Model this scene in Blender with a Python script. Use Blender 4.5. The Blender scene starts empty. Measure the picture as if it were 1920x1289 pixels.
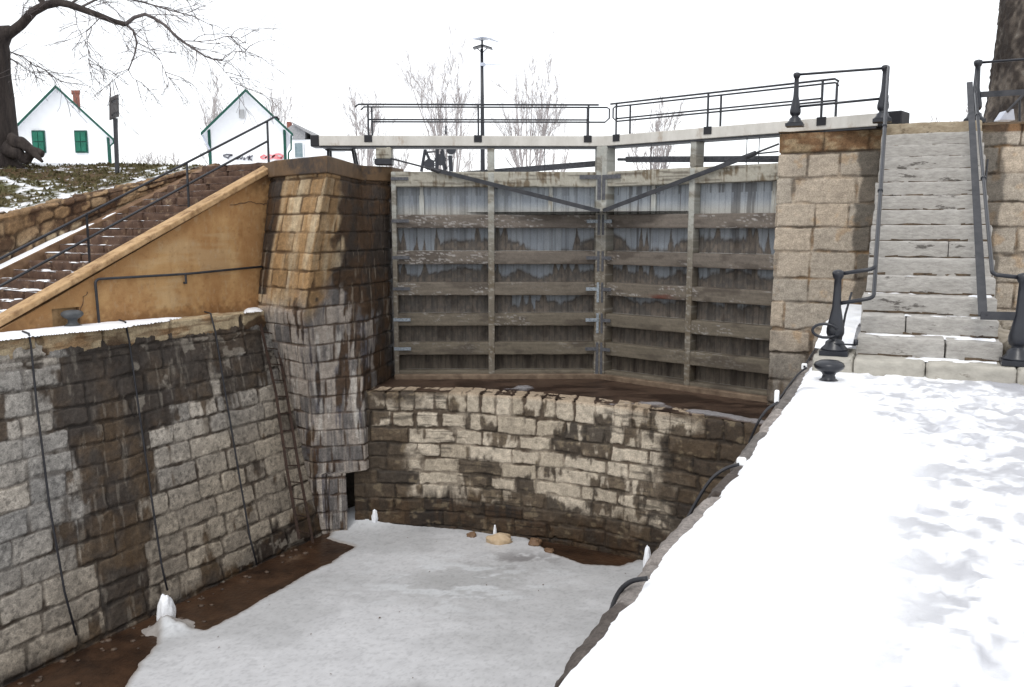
import bpy, math, random
import numpy as np
from mathutils import Vector, Matrix
R = math.radians
SC = bpy.context.scene
COL = SC.collection

# ------------------------------------------------------------------ camera, sky, sun, exposure
F = 1600.0; PITCH = math.atan(219.5 / F); H = 1.6
cd = bpy.data.cameras.new('camera'); cam = bpy.data.objects.new('camera', cd); COL.objects.link(cam)
cam.location = (0, 0, H); cam.rotation_euler = (R(90) - PITCH, 0, 0)
cd.sensor_width = 36; cd.lens = 36 * F / 1920; cd.clip_start = .05; cd.clip_end = 3000
SC.camera = cam
w = bpy.data.worlds.new('World'); SC.world = w; w.use_nodes = True
nt = w.node_tree; nt.nodes.clear()
sky = nt.nodes.new('ShaderNodeTexSky'); sky.sky_type = 'NISHITA'; sky.sun_disc = False
SUN_EL, SUN_AZ = R(52), R(205)
sky.sun_elevation = SUN_EL; sky.sun_rotation = SUN_AZ
mx = nt.nodes.new('ShaderNodeMixRGB'); mx.inputs[0].default_value = .86; mx.inputs[2].default_value = (9.2, 9.3, 9.45, 1)
bg = nt.nodes.new('ShaderNodeBackground'); bg.inputs[1].default_value = .13
ow = nt.nodes.new('ShaderNodeOutputWorld')
nt.links.new(sky.outputs[0], mx.inputs[1]); nt.links.new(mx.outputs[0], bg.inputs[0]); nt.links.new(bg.outputs[0], ow.inputs[0])
sd = bpy.data.lights.new('sun', 'SUN'); sd.energy = .9; sd.angle = R(14); sd.color = (1, .97, .92)
sun = bpy.data.objects.new('sun', sd); COL.objects.link(sun)
sun_dir = Vector((math.sin(SUN_AZ) * math.cos(SUN_EL), math.cos(SUN_AZ) * math.cos(SUN_EL), math.sin(SUN_EL)))
sun.rotation_euler = sun_dir.to_track_quat('Z', 'Y').to_euler()
SC.view_settings.view_transform = 'Standard'; SC.view_settings.look = 'None'
SC.view_settings.exposure = .38; SC.view_settings.gamma = 1

# ------------------------------------------------------------------ surveying: a sight line cut with a real plane gives a place in metres
_s, _c = math.sin(PITCH), math.cos(PITCH)
def ray(px, py):
    u = (px - 960) / F; v = (644.5 - py) / F
    return np.array((u, _c + v * _s, -_s + v * _c))
def G(px, py, z=0.0):
    d = ray(px, py); t = (z - H) / d[2]; return np.array((d[0] * t, d[1] * t, z))
def Zd(px, py, y):
    d = ray(px, py); t = y / d[1]; return np.array((d[0] * t, y, H + d[2] * t))
def on(px, py, A, d):          # (s, z) on the upright plane through A along d
    r = ray(px, py); n = np.array((-d[1], d[0]))
    t = (A[0] * n[0] + A[1] * n[1]) / (r[0] * n[0] + r[1] * n[1])
    p = r * t; return ((p[0] - A[0]) * d[0] + (p[1] - A[1]) * d[1], H + p[2])

# ------------------------------------------------------------------ helpers
def srgb(*c):
    o = []
    for v in c:
        v /= 255.; o.append(v / 12.92 if v <= .04045 else ((v + .055) / 1.055) ** 2.4)
    return np.array(o)
def hsh(ix, iy, iz, seed):
    n = (ix * 374761393 + iy * 668265263 + iz * 2147483647 * 3 + seed * 974634777) & 0xffffffff
    n = ((n ^ (n >> 13)) * 1274126177) & 0xffffffff
    n = ((n ^ (n >> 16)) * 2246822519) & 0xffffffff
    return ((n ^ (n >> 15)) & 0xffffff) / float(0xffffff)
def vn(x, y, seed=0):
    x = np.asarray(x, float); y = np.asarray(y, float)
    ix = np.floor(x).astype(np.int64); iy = np.floor(y).astype(np.int64)
    fx = x - ix; fy = y - iy; fx = fx * fx * (3 - 2 * fx); fy = fy * fy * (3 - 2 * fy)
    a = hsh(ix, iy, 0, seed); b = hsh(ix + 1, iy, 0, seed); c = hsh(ix, iy + 1, 0, seed); d = hsh(ix + 1, iy + 1, 0, seed)
    return (a * (1 - fx) + b * fx) * (1 - fy) + (c * (1 - fx) + d * fx) * fy
def fbm(x, y, seed=0, o=4):
    s = 0; a = .5; t = 0
    for i in range(o):
        s = s + a * vn(x * 2 ** i + 17.3 * i, y * 2 ** i + 9.1 * i, seed + i); t += a; a *= .55
    return s / t
def vn3(x, y, z, seed=0):
    ix = np.floor(x).astype(np.int64); iy = np.floor(y).astype(np.int64); iz = np.floor(z).astype(np.int64)
    fx = x - ix; fy = y - iy; fz = z - iz
    fx = fx * fx * (3 - 2 * fx); fy = fy * fy * (3 - 2 * fy); fz = fz * fz * (3 - 2 * fz)
    r = 0
    for dx in (0, 1):
        for dy in (0, 1):
            for dz in (0, 1):
                r = r + hsh(ix + dx, iy + dy, iz + dz, seed) * (fx if dx else 1 - fx) * (fy if dy else 1 - fy) * (fz if dz else 1 - fz)
    return r
def sst(a, b, x):
    t = np.clip((x - a) / (b - a), 0, 1); return t * t * (3 - 2 * t)
def mixc(a, b, t):
    t = np.asarray(t)[..., None]; return a * (1 - t) + b * t

def tag(o, label=None, cat=None, group=None, kind=None):
    if label: o['label'] = label
    if cat: o['category'] = cat
    if group: o['group'] = group
    if kind: o['kind'] = kind
    return o
def thing(name, label, cat, loc=(0, 0, 0), group=None):
    o = bpy.data.objects.new(name, None); COL.objects.link(o); o.location = [float(v) for v in loc]; o.empty_display_size = .2
    return tag(o, label, cat, group)
def link(name, me, mat, parent=None, smooth=False):
    o = bpy.data.objects.new(name, me); COL.objects.link(o)
    if mat: me.materials.append(mat)
    if parent is not None:
        o.parent = parent; o.matrix_parent_inverse = Matrix.Translation(-Vector(parent.location))
    if smooth: me.polygons.foreach_set('use_smooth', [True] * len(me.polygons))
    return o
def mesh_np(name, V, Fq):
    me = bpy.data.meshes.new(name)
    V = np.asarray(V, np.float32); Fq = np.asarray(Fq, np.int32)
    me.vertices.add(len(V)); me.vertices.foreach_set('co', V.ravel())
    me.loops.add(Fq.size); me.loops.foreach_set('vertex_index', Fq.ravel())
    me.polygons.add(len(Fq)); me.polygons.foreach_set('loop_start', np.arange(0, Fq.size, Fq.shape[1], dtype=np.int32))
    me.update(calc_edges=True); me.validate()
    return me
def gridfaces(nu, nv, flip=False):
    i = np.arange(nu * nv).reshape(nv, nu)
    a, b, c, d = i[:-1, :-1].ravel(), i[:-1, 1:].ravel(), i[1:, 1:].ravel(), i[1:, :-1].ravel()
    return np.stack((d, c, b, a) if flip else (a, b, c, d), 1)
def setcol(me, rgb, alpha):
    at = me.color_attributes.new('Col', 'FLOAT_COLOR', 'POINT')
    d = np.ones((len(me.vertices), 4), np.float32); d[:, :3] = rgb.reshape(-1, 3); d[:, 3] = np.asarray(alpha).ravel()
    at.data.foreach_set('color', d.ravel())

def sdf_poly(X, Y, p):
    d = np.full(X.shape, 1e9); ins = np.zeros(X.shape, bool); n = len(p)
    for i in range(n):
        a = p[i]; b = p[(i + 1) % n]; e = b - a; wx = X - a[0]; wy = Y - a[1]
        t = np.clip((wx * e[0] + wy * e[1]) / (e @ e), 0, 1); d = np.minimum(d, np.hypot(wx - e[0] * t, wy - e[1] * t))
        cc = ((a[1] > Y) != (b[1] > Y)) & (X < (b[0] - a[0]) * (Y - a[1]) / (b[1] - a[1] + 1e-12) + a[0]); ins ^= cc
    return np.where(ins, d, -d)
class MB:
    def __init__(s): s.v = []; s.f = []
    def add(s, vs, fs):
        n = len(s.v); s.v += [tuple(float(q) for q in v) for v in vs]; s.f += [tuple(i + n for i in f) for f in fs]
    def box(s, o, ax, ay, az):           # corner o and three edge vectors
        o, ax, ay, az = [np.array(q, float) for q in (o, ax, ay, az)]
        vs = [o, o + ax, o + ax + ay, o + ay, o + az, o + ax + az, o + ax + ay + az, o + ay + az]
        f = [(0, 3, 2, 1), (4, 5, 6, 7), (0, 1, 5, 4), (1, 2, 6, 5), (2, 3, 7, 6), (3, 0, 4, 7)]
        if np.dot(np.cross(ax, ay), az) < 0: f = [q[::-1] for q in f]
        s.add(vs, f); return s
    def bar(s, a, b, wd, ht, up=(0, 0, 1)):
        a = np.array(a, float); b = np.array(b, float); d = b - a; d /= np.linalg.norm(d)
        if abs(np.dot(d, up)) > .98 * np.linalg.norm(up): up = (0, 1, 0)
        sd_ = np.cross(d, up); sd_ /= np.linalg.norm(sd_); u = np.cross(sd_, d)
        return s.box(a - sd_ * wd / 2 - u * ht / 2, b - a, sd_ * wd, u * ht)
    def tube(s, path, r, n=8, cap=True):
        P = [np.array(p, float) for p in path]; k = len(P)
        rr = r if hasattr(r, '__len__') else [r] * k
        ref = None; vs = []
        for i in range(k):
            d = P[min(i + 1, k - 1)] - P[max(i - 1, 0)]; d = d / (np.linalg.norm(d) + 1e-9)
            if ref is None:
                ref = np.cross(d, (0, 0, 1.)) if abs(d[2]) < .9 else np.cross(d, (1., 0, 0))
            ref = ref - d * np.dot(ref, d); ref /= (np.linalg.norm(ref) + 1e-9); b2 = np.cross(d, ref)
            for j in range(n):
                a = 2 * math.pi * j / n; vs.append(P[i] + rr[i] * (math.cos(a) * ref + math.sin(a) * b2))
        f = [(i * n + j, i * n + (j + 1) % n, (i + 1) * n + (j + 1) % n, (i + 1) * n + j) for i in range(k - 1) for j in range(n)]
        if cap: f += [tuple(range(n))[::-1], tuple((k - 1) * n + j for j in range(n))]
        s.add(vs, f); return s
    def lathe(s, c, prof, n=24, sq=None):   # prof: (r, z)
        c = np.array(c, float); k = len(prof); vs = []
        for r, z in prof:
            for j in range(n):
                a = 2 * math.pi * j / n; vs.append(c + (r * math.cos(a), r * math.sin(a), z))
        f = [(i * n + j, i * n + (j + 1) % n, (i + 1) * n + (j + 1) % n, (i + 1) * n + j) for i in range(k - 1) for j in range(n)]
        f += [tuple(range(n))[::-1], tuple((k - 1) * n + j for j in range(n))]
        s.add(vs, f); return s
    def prism(s, poly, ext):                # planar polygon pushed along ext
        poly = [np.array(p, float) for p in poly]; ext = np.array(ext, float); n = len(poly)
        nn = sum((np.cross(poly[i], poly[(i + 1) % n]) for i in range(n)), np.zeros(3))
        vs = poly + [p + ext for p in poly]
        f = [tuple(range(n))[::-1], tuple(range(n, 2 * n))] + [(i, (i + 1) % n, (i + 1) % n + n, i + n) for i in range(n)]
        if np.dot(nn, ext) < 0: f = [q[::-1] for q in f]
        s.add(vs, f); return s
    def build(s, name, mat, parent=None, smooth=False, bevel=0):
        me = bpy.data.meshes.new(name); me.from_pydata(s.v, [], s.f); me.update()
        o = link(name, me, mat, parent, smooth)
        if bevel:
            m = o.modifiers.new('bevel', 'BEVEL'); m.width = bevel; m.segments = 2; m.limit_method = 'ANGLE'
        return o

def grow(mb, p, d, L_, r, lev, rng, up_=.0, kids=5, spread=.7, wob=.18, minr=.004, shr=.6, sides=(7, 5, 4, 3, 3)):
    n = 6 if lev < 2 else 4; P_ = [np.array(p, float)]; rr_ = [r]; d = np.array(d, float); d /= np.linalg.norm(d)
    for i in range(n):
        d = d + rng.normal(0, wob, 3) + np.array((0, 0, up_)); d /= np.linalg.norm(d); P_.append(P_[-1] + d * L_ / n); rr_.append(max(minr, r * (1 - .75 * (i + 1) / n)))
    mb[0 if lev < 1 else 1].tube(P_, rr_, sides[min(lev, 4)], cap=False)
    if lev >= grow.maxlev: return
    for k in range(kids):
        t = rng.uniform(.25, 1) * n; i = min(int(t), n - 1); q = P_[i] * (1 - t + i) + P_[i + 1] * (t - i)
        dr = P_[i + 1] - P_[i]; dr /= np.linalg.norm(dr); nd = dr + rng.normal(0, spread, 3); 
        grow(mb, q, nd, L_ * rng.uniform(shr - .15, shr + .1), max(minr, rr_[i] * .55), lev + 1, rng, up_, kids, spread, wob, minr, shr, sides)
def newmat(name):
    m = bpy.data.materials.new(name); m.use_nodes = True; n = m.node_tree; b = n.nodes['Principled BSDF']
    return m, n, b, n.links
def noisemat(name, c1, c2, scale=8, rough=.8, bump=.2, bscale=60, stretch=(1, 1, 1), c3=None, s3=1.5, t3=(.5, .65), metal=0, dist=.01, spec=.3):
    m, n, b, L = newmat(name)
    tc = n.nodes.new('ShaderNodeNewGeometry'); mp = n.nodes.new('ShaderNodeMapping'); mp.inputs['Scale'].default_value = stretch
    L.new(tc.outputs['Position'], mp.inputs[0])
    t = n.nodes.new('ShaderNodeTexNoise'); t.inputs['Scale'].default_value = scale; t.inputs['Detail'].default_value = 8; t.inputs['Roughness'].default_value = .65
    L.new(mp.outputs[0], t.inputs['Vector'])
    cr = n.nodes.new('ShaderNodeValToRGB'); cr.color_ramp.elements[0].position = .32; cr.color_ramp.elements[1].position = .68
    cr.color_ramp.elements[0].color = (*c1, 1); cr.color_ramp.elements[1].color = (*c2, 1)
    L.new(t.outputs[0], cr.inputs[0]); out = cr.outputs[0]
    if c3 is not None:
        t3n = n.nodes.new('ShaderNodeTexNoise'); t3n.inputs['Scale'].default_value = s3; t3n.inputs['Detail'].default_value = 7; t3n.inputs['Roughness'].default_value = .7
        L.new(mp.outputs[0], t3n.inputs['Vector'])
        r3 = n.nodes.new('ShaderNodeValToRGB'); r3.color_ramp.elements[0].position = t3[0]; r3.color_ramp.elements[1].position = t3[1]
        L.new(t3n.outputs[0], r3.inputs[0])
        mm = n.nodes.new('ShaderNodeMixRGB'); L.new(r3.outputs[0], mm.inputs[0]); L.new(out, mm.inputs[1]); mm.inputs[2].default_value = (*c3, 1)
        out = mm.outputs[0]
    L.new(out, b.inputs['Base Color']); b.inputs['Roughness'].default_value = rough; b.inputs['Metallic'].default_value = metal
    b.inputs['Specular IOR Level'].default_value = spec
    if bump:
        t2 = n.nodes.new('ShaderNodeTexNoise'); t2.inputs['Scale'].default_value = bscale; t2.inputs['Detail'].default_value = 6
        L.new(mp.outputs[0], t2.inputs['Vector'])
        bp = n.nodes.new('ShaderNodeBump'); bp.inputs['Strength'].default_value = bump; bp.inputs['Distance'].default_value = dist
        L.new(t2.outputs[0], bp.inputs['Height']); L.new(bp.outputs[0], b.inputs['Normal'])
    return m
def attrmat(name, nscale=45, lo=.72, hi=1.25, bump=.5, dist=.012):
    m, n, b, L = newmat(name)
    a = n.nodes.new('ShaderNodeAttribute'); a.attribute_name = 'Col'
    tc = n.nodes.new('ShaderNodeNewGeometry')
    t = n.nodes.new('ShaderNodeTexNoise'); t.inputs['Scale'].default_value = nscale; t.inputs['Detail'].default_value = 9; t.inputs['Roughness'].default_value = .75
    L.new(tc.outputs['Position'], t.inputs['Vector'])
    mr = n.nodes.new('ShaderNodeMapRange'); mr.inputs[1].default_value = .3; mr.inputs[2].default_value = .7; mr.inputs[3].default_value = lo; mr.inputs[4].default_value = hi
    L.new(t.outputs[0], mr.inputs[0])
    vm = n.nodes.new('ShaderNodeVectorMath'); vm.operation = 'SCALE'; L.new(a.outputs['Color'], vm.inputs[0]); L.new(mr.outputs[0], vm.inputs['Scale'])
    L.new(vm.outputs[0], b.inputs['Base Color']); L.new(a.outputs['Alpha'], b.inputs['Roughness']); b.inputs['Specular IOR Level'].default_value = .3
    bp = n.nodes.new('ShaderNodeBump'); bp.inputs['Strength'].default_value = bump; bp.inputs['Distance'].default_value = dist
    L.new(t.outputs[0], bp.inputs['Height']); L.new(bp.outputs[0], b.inputs['Normal'])
    return m

M = {}
M['stone'] = attrmat('weathered_stone', 50, .5, 1.5, .9, .016)
M['timber'] = attrmat('weathered_timber', 55, .8, 1.2, .3, .006)
M['iron'] = noisemat('black_painted_iron', (.007, .008, .012), (.013, .015, .022), 9, .34, .12, 40, spec=.5)
M['iron2'] = noisemat('dark_grey_iron', (.02, .022, .027), (.05, .05, .055), 6, .5, .2, 40)
M['rust'] = noisemat('rusty_iron', (.022, .015, .012), (.06, .034, .024), 14, .85, .4, 60)
M['galv'] = noisemat('galvanised_strap', (.10, .12, .14), (.38, .42, .46), 30, .5, .3, 80)
M['strap'] = noisemat('dull_iron_strap', (.05, .052, .06), (.12, .12, .13), 20, .6, .3, 80)
M['beam'] = noisemat('painted_beam', (.46, .44, .40), (.60, .58, .54), 3, .6, .1, 50, (1, 1, .5), c3=(.30, .23, .17), s3=3.5, t3=(.56, .72))
M['paint'] = noisemat('grey_painted_timber', (.30, .34, .38), (.42, .46, .50), 4, .6, .1, 60, (3, 3, .4), c3=(.20, .17, .12), s3=3, t3=(.56, .75))
M['postp'] = noisemat('stained_post_paint', (.36, .37, .35), (.50, .50, .47), 4, .6, .15, 60, (4, 4, .5), c3=(.17, .13, .08), s3=2.5, t3=(.5, .72))
M['snow'] = noisemat('snow', (.80, .82, .86), (.88, .89, .91), 3, .6, .35, 22, dist=.03)
M['bark'] = noisemat('dark_bark', (.018, .014, .014), (.06, .048, .042), 6, .95, .8, 18, (1, 1, .25), dist=.05)
M['bark2'] = noisemat('haze_pale_bark', (.34, .31, .30), (.48, .44, .43), 6, .95, .3, 30)  # haze and glare over the far trees put into the bark colour
M['twig'] = noisemat('twig_bark', (.07, .06, .062), (.14, .12, .115), 4, .95, 0)
M['steps'] = noisemat('brown_sandstone_steps', (.045, .024, .017), (.12, .07, .045), 5, .85, .6, 35, (1, 1, 1), c3=(.24, .17, .11), s3=4, t3=(.56, .66), dist=.02)
M['stucco'] = noisemat('tan_stucco', (.20, .105, .045), (.46, .29, .15), 2.2, .85, .5, 60, (1, 1, .6), c3=(.19, .095, .04), s3=1.3, t3=(.48, .75))
M['stucco2'] = noisemat('tan_stucco_coping', (.34, .21, .10), (.52, .35, .19), 6, .85, .4, 60, c3=(.17, .095, .045), s3=4, t3=(.5, .68))
M['greytread'] = noisemat('grey_granite_step', (.29, .275, .255), (.45, .43, .40), 9, .85, .9, 45, (1, 1, 3.5), c3=(.12, .11, .10), s3=2.2, t3=(.60, .64), dist=.014)
M['mud'] = noisemat('brown_mud', (.016, .009, .006), (.060, .032, .018), 2.2, .28, .4, 12, dist=.03, c3=(.13, .09, .06), s3=1.1, t3=(.64, .8))  # lighter patches paint a puddle sheen into the mud colour
M['white'] = noisemat('whitewashed_wall', (.80, .81, .82), (.86, .87, .88), 2, .8, .1, 30)
M['green'] = noisemat('green_paint', (.004, .045, .032), (.008, .085, .06), 5, .5, .1, 40)
M['brick'] = noisemat('red_brick', (.15, .05, .035), (.30, .13, .10), 12, .9, .3, 30)
M['shingle'] = noisemat('grey_shingle', (.18, .18, .19), (.42, .42, .42), 16, .9, .3, 20, (1, 1, 3))
M['black'] = noisemat('black_paint', (.012, .012, .014), (.02, .02, .024), 5, .5, .1, 40)
M['glass'] = noisemat('window_glass', (.10, .16, .18), (.30, .36, .38), 3, .15, 0)
M['rubber'] = noisemat('black_rubber_hose', (.014, .014, .017), (.024, .024, .028), 8, .45, .1, 60)
M['panel'] = noisemat('solar_panel', (.35, .38, .46), (.5, .53, .6), 4, .3, 0)

# ------------------------------------------------------------------ stone walls: one fine grid each, blocks and joints are real relief
def sheet(rows, res, smooth_u=0, byz=False):
    rows = [np.array(r, float) for r in rows]
    L = np.mean([np.r_[0, np.cumsum(np.linalg.norm(np.diff(r, axis=0), axis=1))] for r in rows], axis=0)
    U = L[-1]; nu = max(3, int(U / res)); u = np.linspace(0, U, nu)
    R_ = np.array([[np.interp(u, L, r[:, k]) for k in range(3)] for r in rows])      # rows,3,nu
    hv = np.r_[0, np.cumsum([np.mean(np.linalg.norm(rows[i + 1] - rows[i], axis=1)) for i in range(len(rows) - 1)])]
    if byz: hv = np.array([r[:, 2].mean() for r in rows]); hv = hv - hv[0]
    nv = max(3, int(hv[-1] / res)); v = np.linspace(0, hv[-1], nv)
    P = np.empty((nv, nu, 3))
    for k in range(3):
        for j in range(nu): P[:, j, k] = np.interp(v, hv, R_[:, k, j])
    if smooth_u:
        kx = np.ones(2 * smooth_u + 1) / (2 * smooth_u + 1)
        for _ in range(2):
            for k in range(2):
                pad = np.pad(P[:, :, k], ((0, 0), (smooth_u, smooth_u)), mode='reflect', reflect_type='odd')
                P[:, :, k] = np.apply_along_axis(lambda a: np.convolve(a, kx, 'valid'), 1, pad)
    return P, u, v, L
def layout(u, v, courses, wr, seed, jw=.02, rr=.05, warp=.02, wave=.0, jvar=1.0):
    rng = np.random.RandomState(seed)
    U, V = np.meshgrid(u, v)
    Uw = U + warp * (fbm(U * 3.5, V * 3.5, seed + 1) - .5) * 2 + warp * .6 * (fbm(U * 14, V * 14, seed + 2, 3) - .5)
    Vw = V + warp * (fbm(U * 3.0, V * 3.0, seed + 3) - .5) * 2 + warp * .6 * (fbm(U * 14, V * 14, seed + 4, 3) - .5) + wave * (fbm(U * .6, V * .3 + 3, seed + 5, 2) - .5)
    ci = np.clip(np.searchsorted(courses, Vw, side='right') - 1, 0, len(courses) - 2)
    WW = np.zeros_like(U); dx = np.zeros_like(U); bid = np.zeros(U.shape, int); nb = 0
    fu = np.zeros_like(U)
    for c in range(len(courses) - 1):
        w0, w1 = wr(c) if callable(wr) else wr
        e = [-rng.uniform(0, w1)]
        while e[-1] < u[-1] + .3: e.append(e[-1] + rng.uniform(w0, w1))
        e = np.array(e); m = ci == c; i = np.clip(np.searchsorted(e, Uw[m], side='right') - 1, 0, len(e) - 2)
        dx[m] = np.minimum(Uw[m] - e[i], e[i + 1] - Uw[m]); bid[m] = nb + i; fu[m] = (Uw[m] - e[i]) / (e[i + 1] - e[i]) - .5; WW[m] = e[i + 1] - e[i]; nb += len(e)
    cs = np.array(courses); dy = np.minimum(Vw - cs[ci], cs[ci + 1] - Vw)
    fv = (Vw - cs[ci]) / (cs[ci + 1] - cs[ci]) - .5
    rnd = np.random.RandomState(seed + 9).rand(nb + 2, 6)
    rb = rnd[bid]
    d = np.where((dx < rr) & (dy < rr), rr - np.hypot(rr - np.clip(dx, 0, rr), rr - np.clip(dy, 0, rr)), np.minimum(dx, dy))
    jm = fbm(U * 4, V * 4, seed + 6, 4)
    j = jw * (1 + jvar * (rb[..., 5] - .3)) * (.1 + 2.6 * sst(.25, .8, jm))
    joint = (1 - sst(j * .6, j * .6 + .018, d)) * (.45 + .55 * sst(.3, .55, fbm(U * 2.3, V * 2.3, seed + 7, 3)))
    return dict(U=U, V=V, joint=joint, rb=rb, d=d, fu=fu, fv=fv, ci=ci, cu=-fu * WW, cv=-fv * (cs[ci + 1] - cs[ci]))
def masonry(name, rows, res, courses, wr, colour, seed, parent=None, flip=False, jd=.035, off=.02, rough=.018, lay=None, smooth_u=0, mat='stone', byz=False, **kw):
    P, u, v, L = sheet(rows, res, smooth_u, byz)
    A = layout(u, v, courses, wr, seed, **kw)
    A['P'] = P; A['L'] = L; U, V = A['U'], A['V']
    du = np.gradient(P, axis=1); dv = np.gradient(P, axis=0); N = np.cross(du, dv); N /= np.linalg.norm(N, axis=2)[..., None] + 1e-9
    if flip: N = -N
    rb = A['rb']
    h = -jd * A['joint'] + (1 - A['joint']) * (off * (rb[..., 0] - .5) * 2 + off * .8 * ((rb[..., 1] - .5) * A['fu'] + (rb[..., 2] - .5) * A['fv']) * 2) \
        + rough * (fbm(U * 7, V * 7, seed + 20, 5) - .5) * 2 + rough * .5 * (fbm(U * 28, V * 28, seed + 21, 3) - .5)
    if 'extra' in kw: pass
    col, al = colour(A)
    Pd = P + N * h[..., None]
    me = mesh_np(name, Pd.reshape(-1, 3), gridfaces(len(u), len(v), flip))
    setcol(me, np.clip(col, .004, .95), al)
    return link(name, me, M[mat], parent, True)
def rowsof(zs_pts): return zs_pts

# survey points and directions
ZI = -4.4; ZA = -1.6; ZL = 2.85; ZT = 3.24
ax = np.array((.413, .911)); ex = np.array((.911, -.413))             # along the lock, and square to it
LT0, LT1 = G(0, 637, 0)[:2], G(496, 581, 0)[:2]
LB0, LB1 = G(17, 1284, ZI)[:2], G(581, 1014, ZI)[:2]

# ------------------------------------------------------------------ left chamber wall
lt = (LT1 - LT0) / np.linalg.norm(LT1 - LT0); lb = (LB1 - LB0) / np.linalg.norm(LB1 - LB0)
EXT = 4.5
T0 = LT0 - lt * EXT; B0 = LB0 - lb * (EXT + .25)
def p3(p, z): return (p[0], p[1], z)
wall = thing('chamber_wall', 'tall leaning chamber wall of mottled grey blocks with brown seep stains and tan coping', 'stone wall', p3(B0, ZI))
def mid(a, b, t): return a * (1 - t) + b * t
lw_rows = []
for z in (ZI - .25, -2.2, -.4, -.02):
    t = (z - ZI) / -ZI
    a = mid(B0, T0, t); b = mid(LB1, LT1, t) + lt * .35
    lw_rows.append([p3(a, z), p3(b, z)])
def wallpt0(px, py):
    rr_ = ray(px, py); a0 = np.array(p3(LT0, 0)); n = np.cross(np.array(p3(LT1, 0)) - a0, np.array(p3(LB0, ZI)) - a0)
    cc = np.array((0, 0, H)); t = np.dot(a0 - cc, n) / np.dot(rr_, n); return cc + rr_ * t
SEEP = [(184, 330), (235, 470), (262, 560), (296, 700), (318, 900), (340, 1060), (300, 1180), (560, 1000), (532, 960), (515, 760), (486, 560), (500, 470), (600, 400), (640, 330), (700, 235), (780, 225), (850, 150), (900, 110), (900, 40), (420, 60), (225, 170), (170, 240)]
SEEP = np.array([(lambda p: (p[0] * lt[0] + p[1] * lt[1], p[2]))(wallpt0(a * .5655, 560 + b * .5655)) for a, b in SEEP])
def c_left(A):
    U, V, P, j, rb = A['U'], A['V'], A['P'], A['joint'], A['rb']
    Ut = U[0, -1]; t = (U - EXT) / (Ut - EXT - .35); z = P[..., 2]
    n1 = fbm(U * 1.1, V * 1.1, 31, 5); n2 = fbm(U * 4, V * 4, 32, 5); st = fbm(U * 6, V * .9, 33, 5); n4 = fbm(U * 16, V * 16, 34, 4)
    zz = z / ZI
    lo = .235 + .05 * zz; hi = .40 + .08 * zz
    nt_ = (n2 - .5) * .22 + (rb[..., 3] - .5) * .05
    band = sst(lo - .01, lo + .02, t + nt_) * (1 - sst(hi - .015, hi + .015, t + nt_ * .7))
    top = (1 - sst(.6, 1.6, -z + (st - .5) * 1.6)) * sst(.12, .22, t + nt_) * (1 - sst(.8, .98, t + nt_))
    patch = sst(.50, .57, n1 * .4 + st * .35 + rb[..., 3] * .22 + .02 + .10 * sst(0, 2.2, 2.6 + z) * (t > .4) - .10 * (t < .2) - .055 * (t > .42) * (z < -1.4))
    base = sst(.15, -.1, (z - ZI) - .12 - .35 * sst(.55, .95, t) * n2 * 2)
    sx = P[..., 0] * lt[0] + P[..., 1] * lt[1]
    sda = sdf_poly(sx, z, SEEP); sdb = sdf_poly(sx + A['cu'], z + A['cv'], SEEP)
    band = sst(-.05, .04, .45 * sda + .55 * sdb + (n2 - .5) * .30 + (st - .5) * .22 - .10 * (z > -2) * (t > .45)); top = top * 0
    dark = np.clip(np.maximum.reduce([band * (.86 + .14 * st), top * .95, patch * .9, base]), 0, 1)
    g = rb[..., 4]
    light = mixc(srgb(136, 134, 131), srgb(176, 168, 157), g)
    tan = mixc(srgb(132, 120, 104), srgb(152, 140, 122), g)
    light = mixc(light, tan, sst(1.2, 3.6, -z + (t - .5) * 2.4) * .75)
    light = light * (.55 + .9 * n4)[..., None] * (.8 + .4 * n2)[..., None]
    pit = sst(.62, .70, fbm(U * 22, V * 22, 39, 3)); light = light * (1 - .4 * pit)[..., None]
    dk = mixc(srgb(50, 41, 34), srgb(74, 57, 38), sst(.4, .65, fbm(U * 2.2, V * 2.2, 35, 4)) * (.4 + .6 * sst(.5, 1.8, -z)))
    dk = dk * (.55 + .9 * n4)[..., None]
    lime = np.maximum(sst(.64, .72, fbm(U * 13, V * 2.2, 36, 4)) * .3, sst(.56, .62, fbm(U * 3.5, V * 4.5, 38, 5)) * .6 * (rb[..., 1] > .45) * (t > .42))
    dk = mixc(dk, srgb(150, 142, 130), lime)
    c = mixc(light, dk, dark)
    c = mixc(c, mixc(srgb(66, 56, 47) * (.6 + .8 * n4)[..., None], c * .45, dark), j * (.55 + .4 * sst(.4, .6, n2)))
    return c * .9, .85 - .3 * dark
crs = [0]; rg = np.random.RandomState(5)
while crs[-1] < 4.75: crs.append(crs[-1] + rg.uniform(.29, .40))
HV = 0
lw_h = sum(np.linalg.norm(np.mean(np.array(lw_rows[i + 1]), 0) - np.mean(np.array(lw_rows[i]), 0)) for i in range(3))
crs = [c for c in crs if c < lw_h - .42] + [lw_h - .30 + 0, lw_h + .3]
masonry('masonry', lw_rows, .016, crs, (.42, .92), c_left, 11, wall, jd=.026, off=.014, rough=.016, warp=.026, wave=.09, jw=.015, rr=.06)
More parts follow.
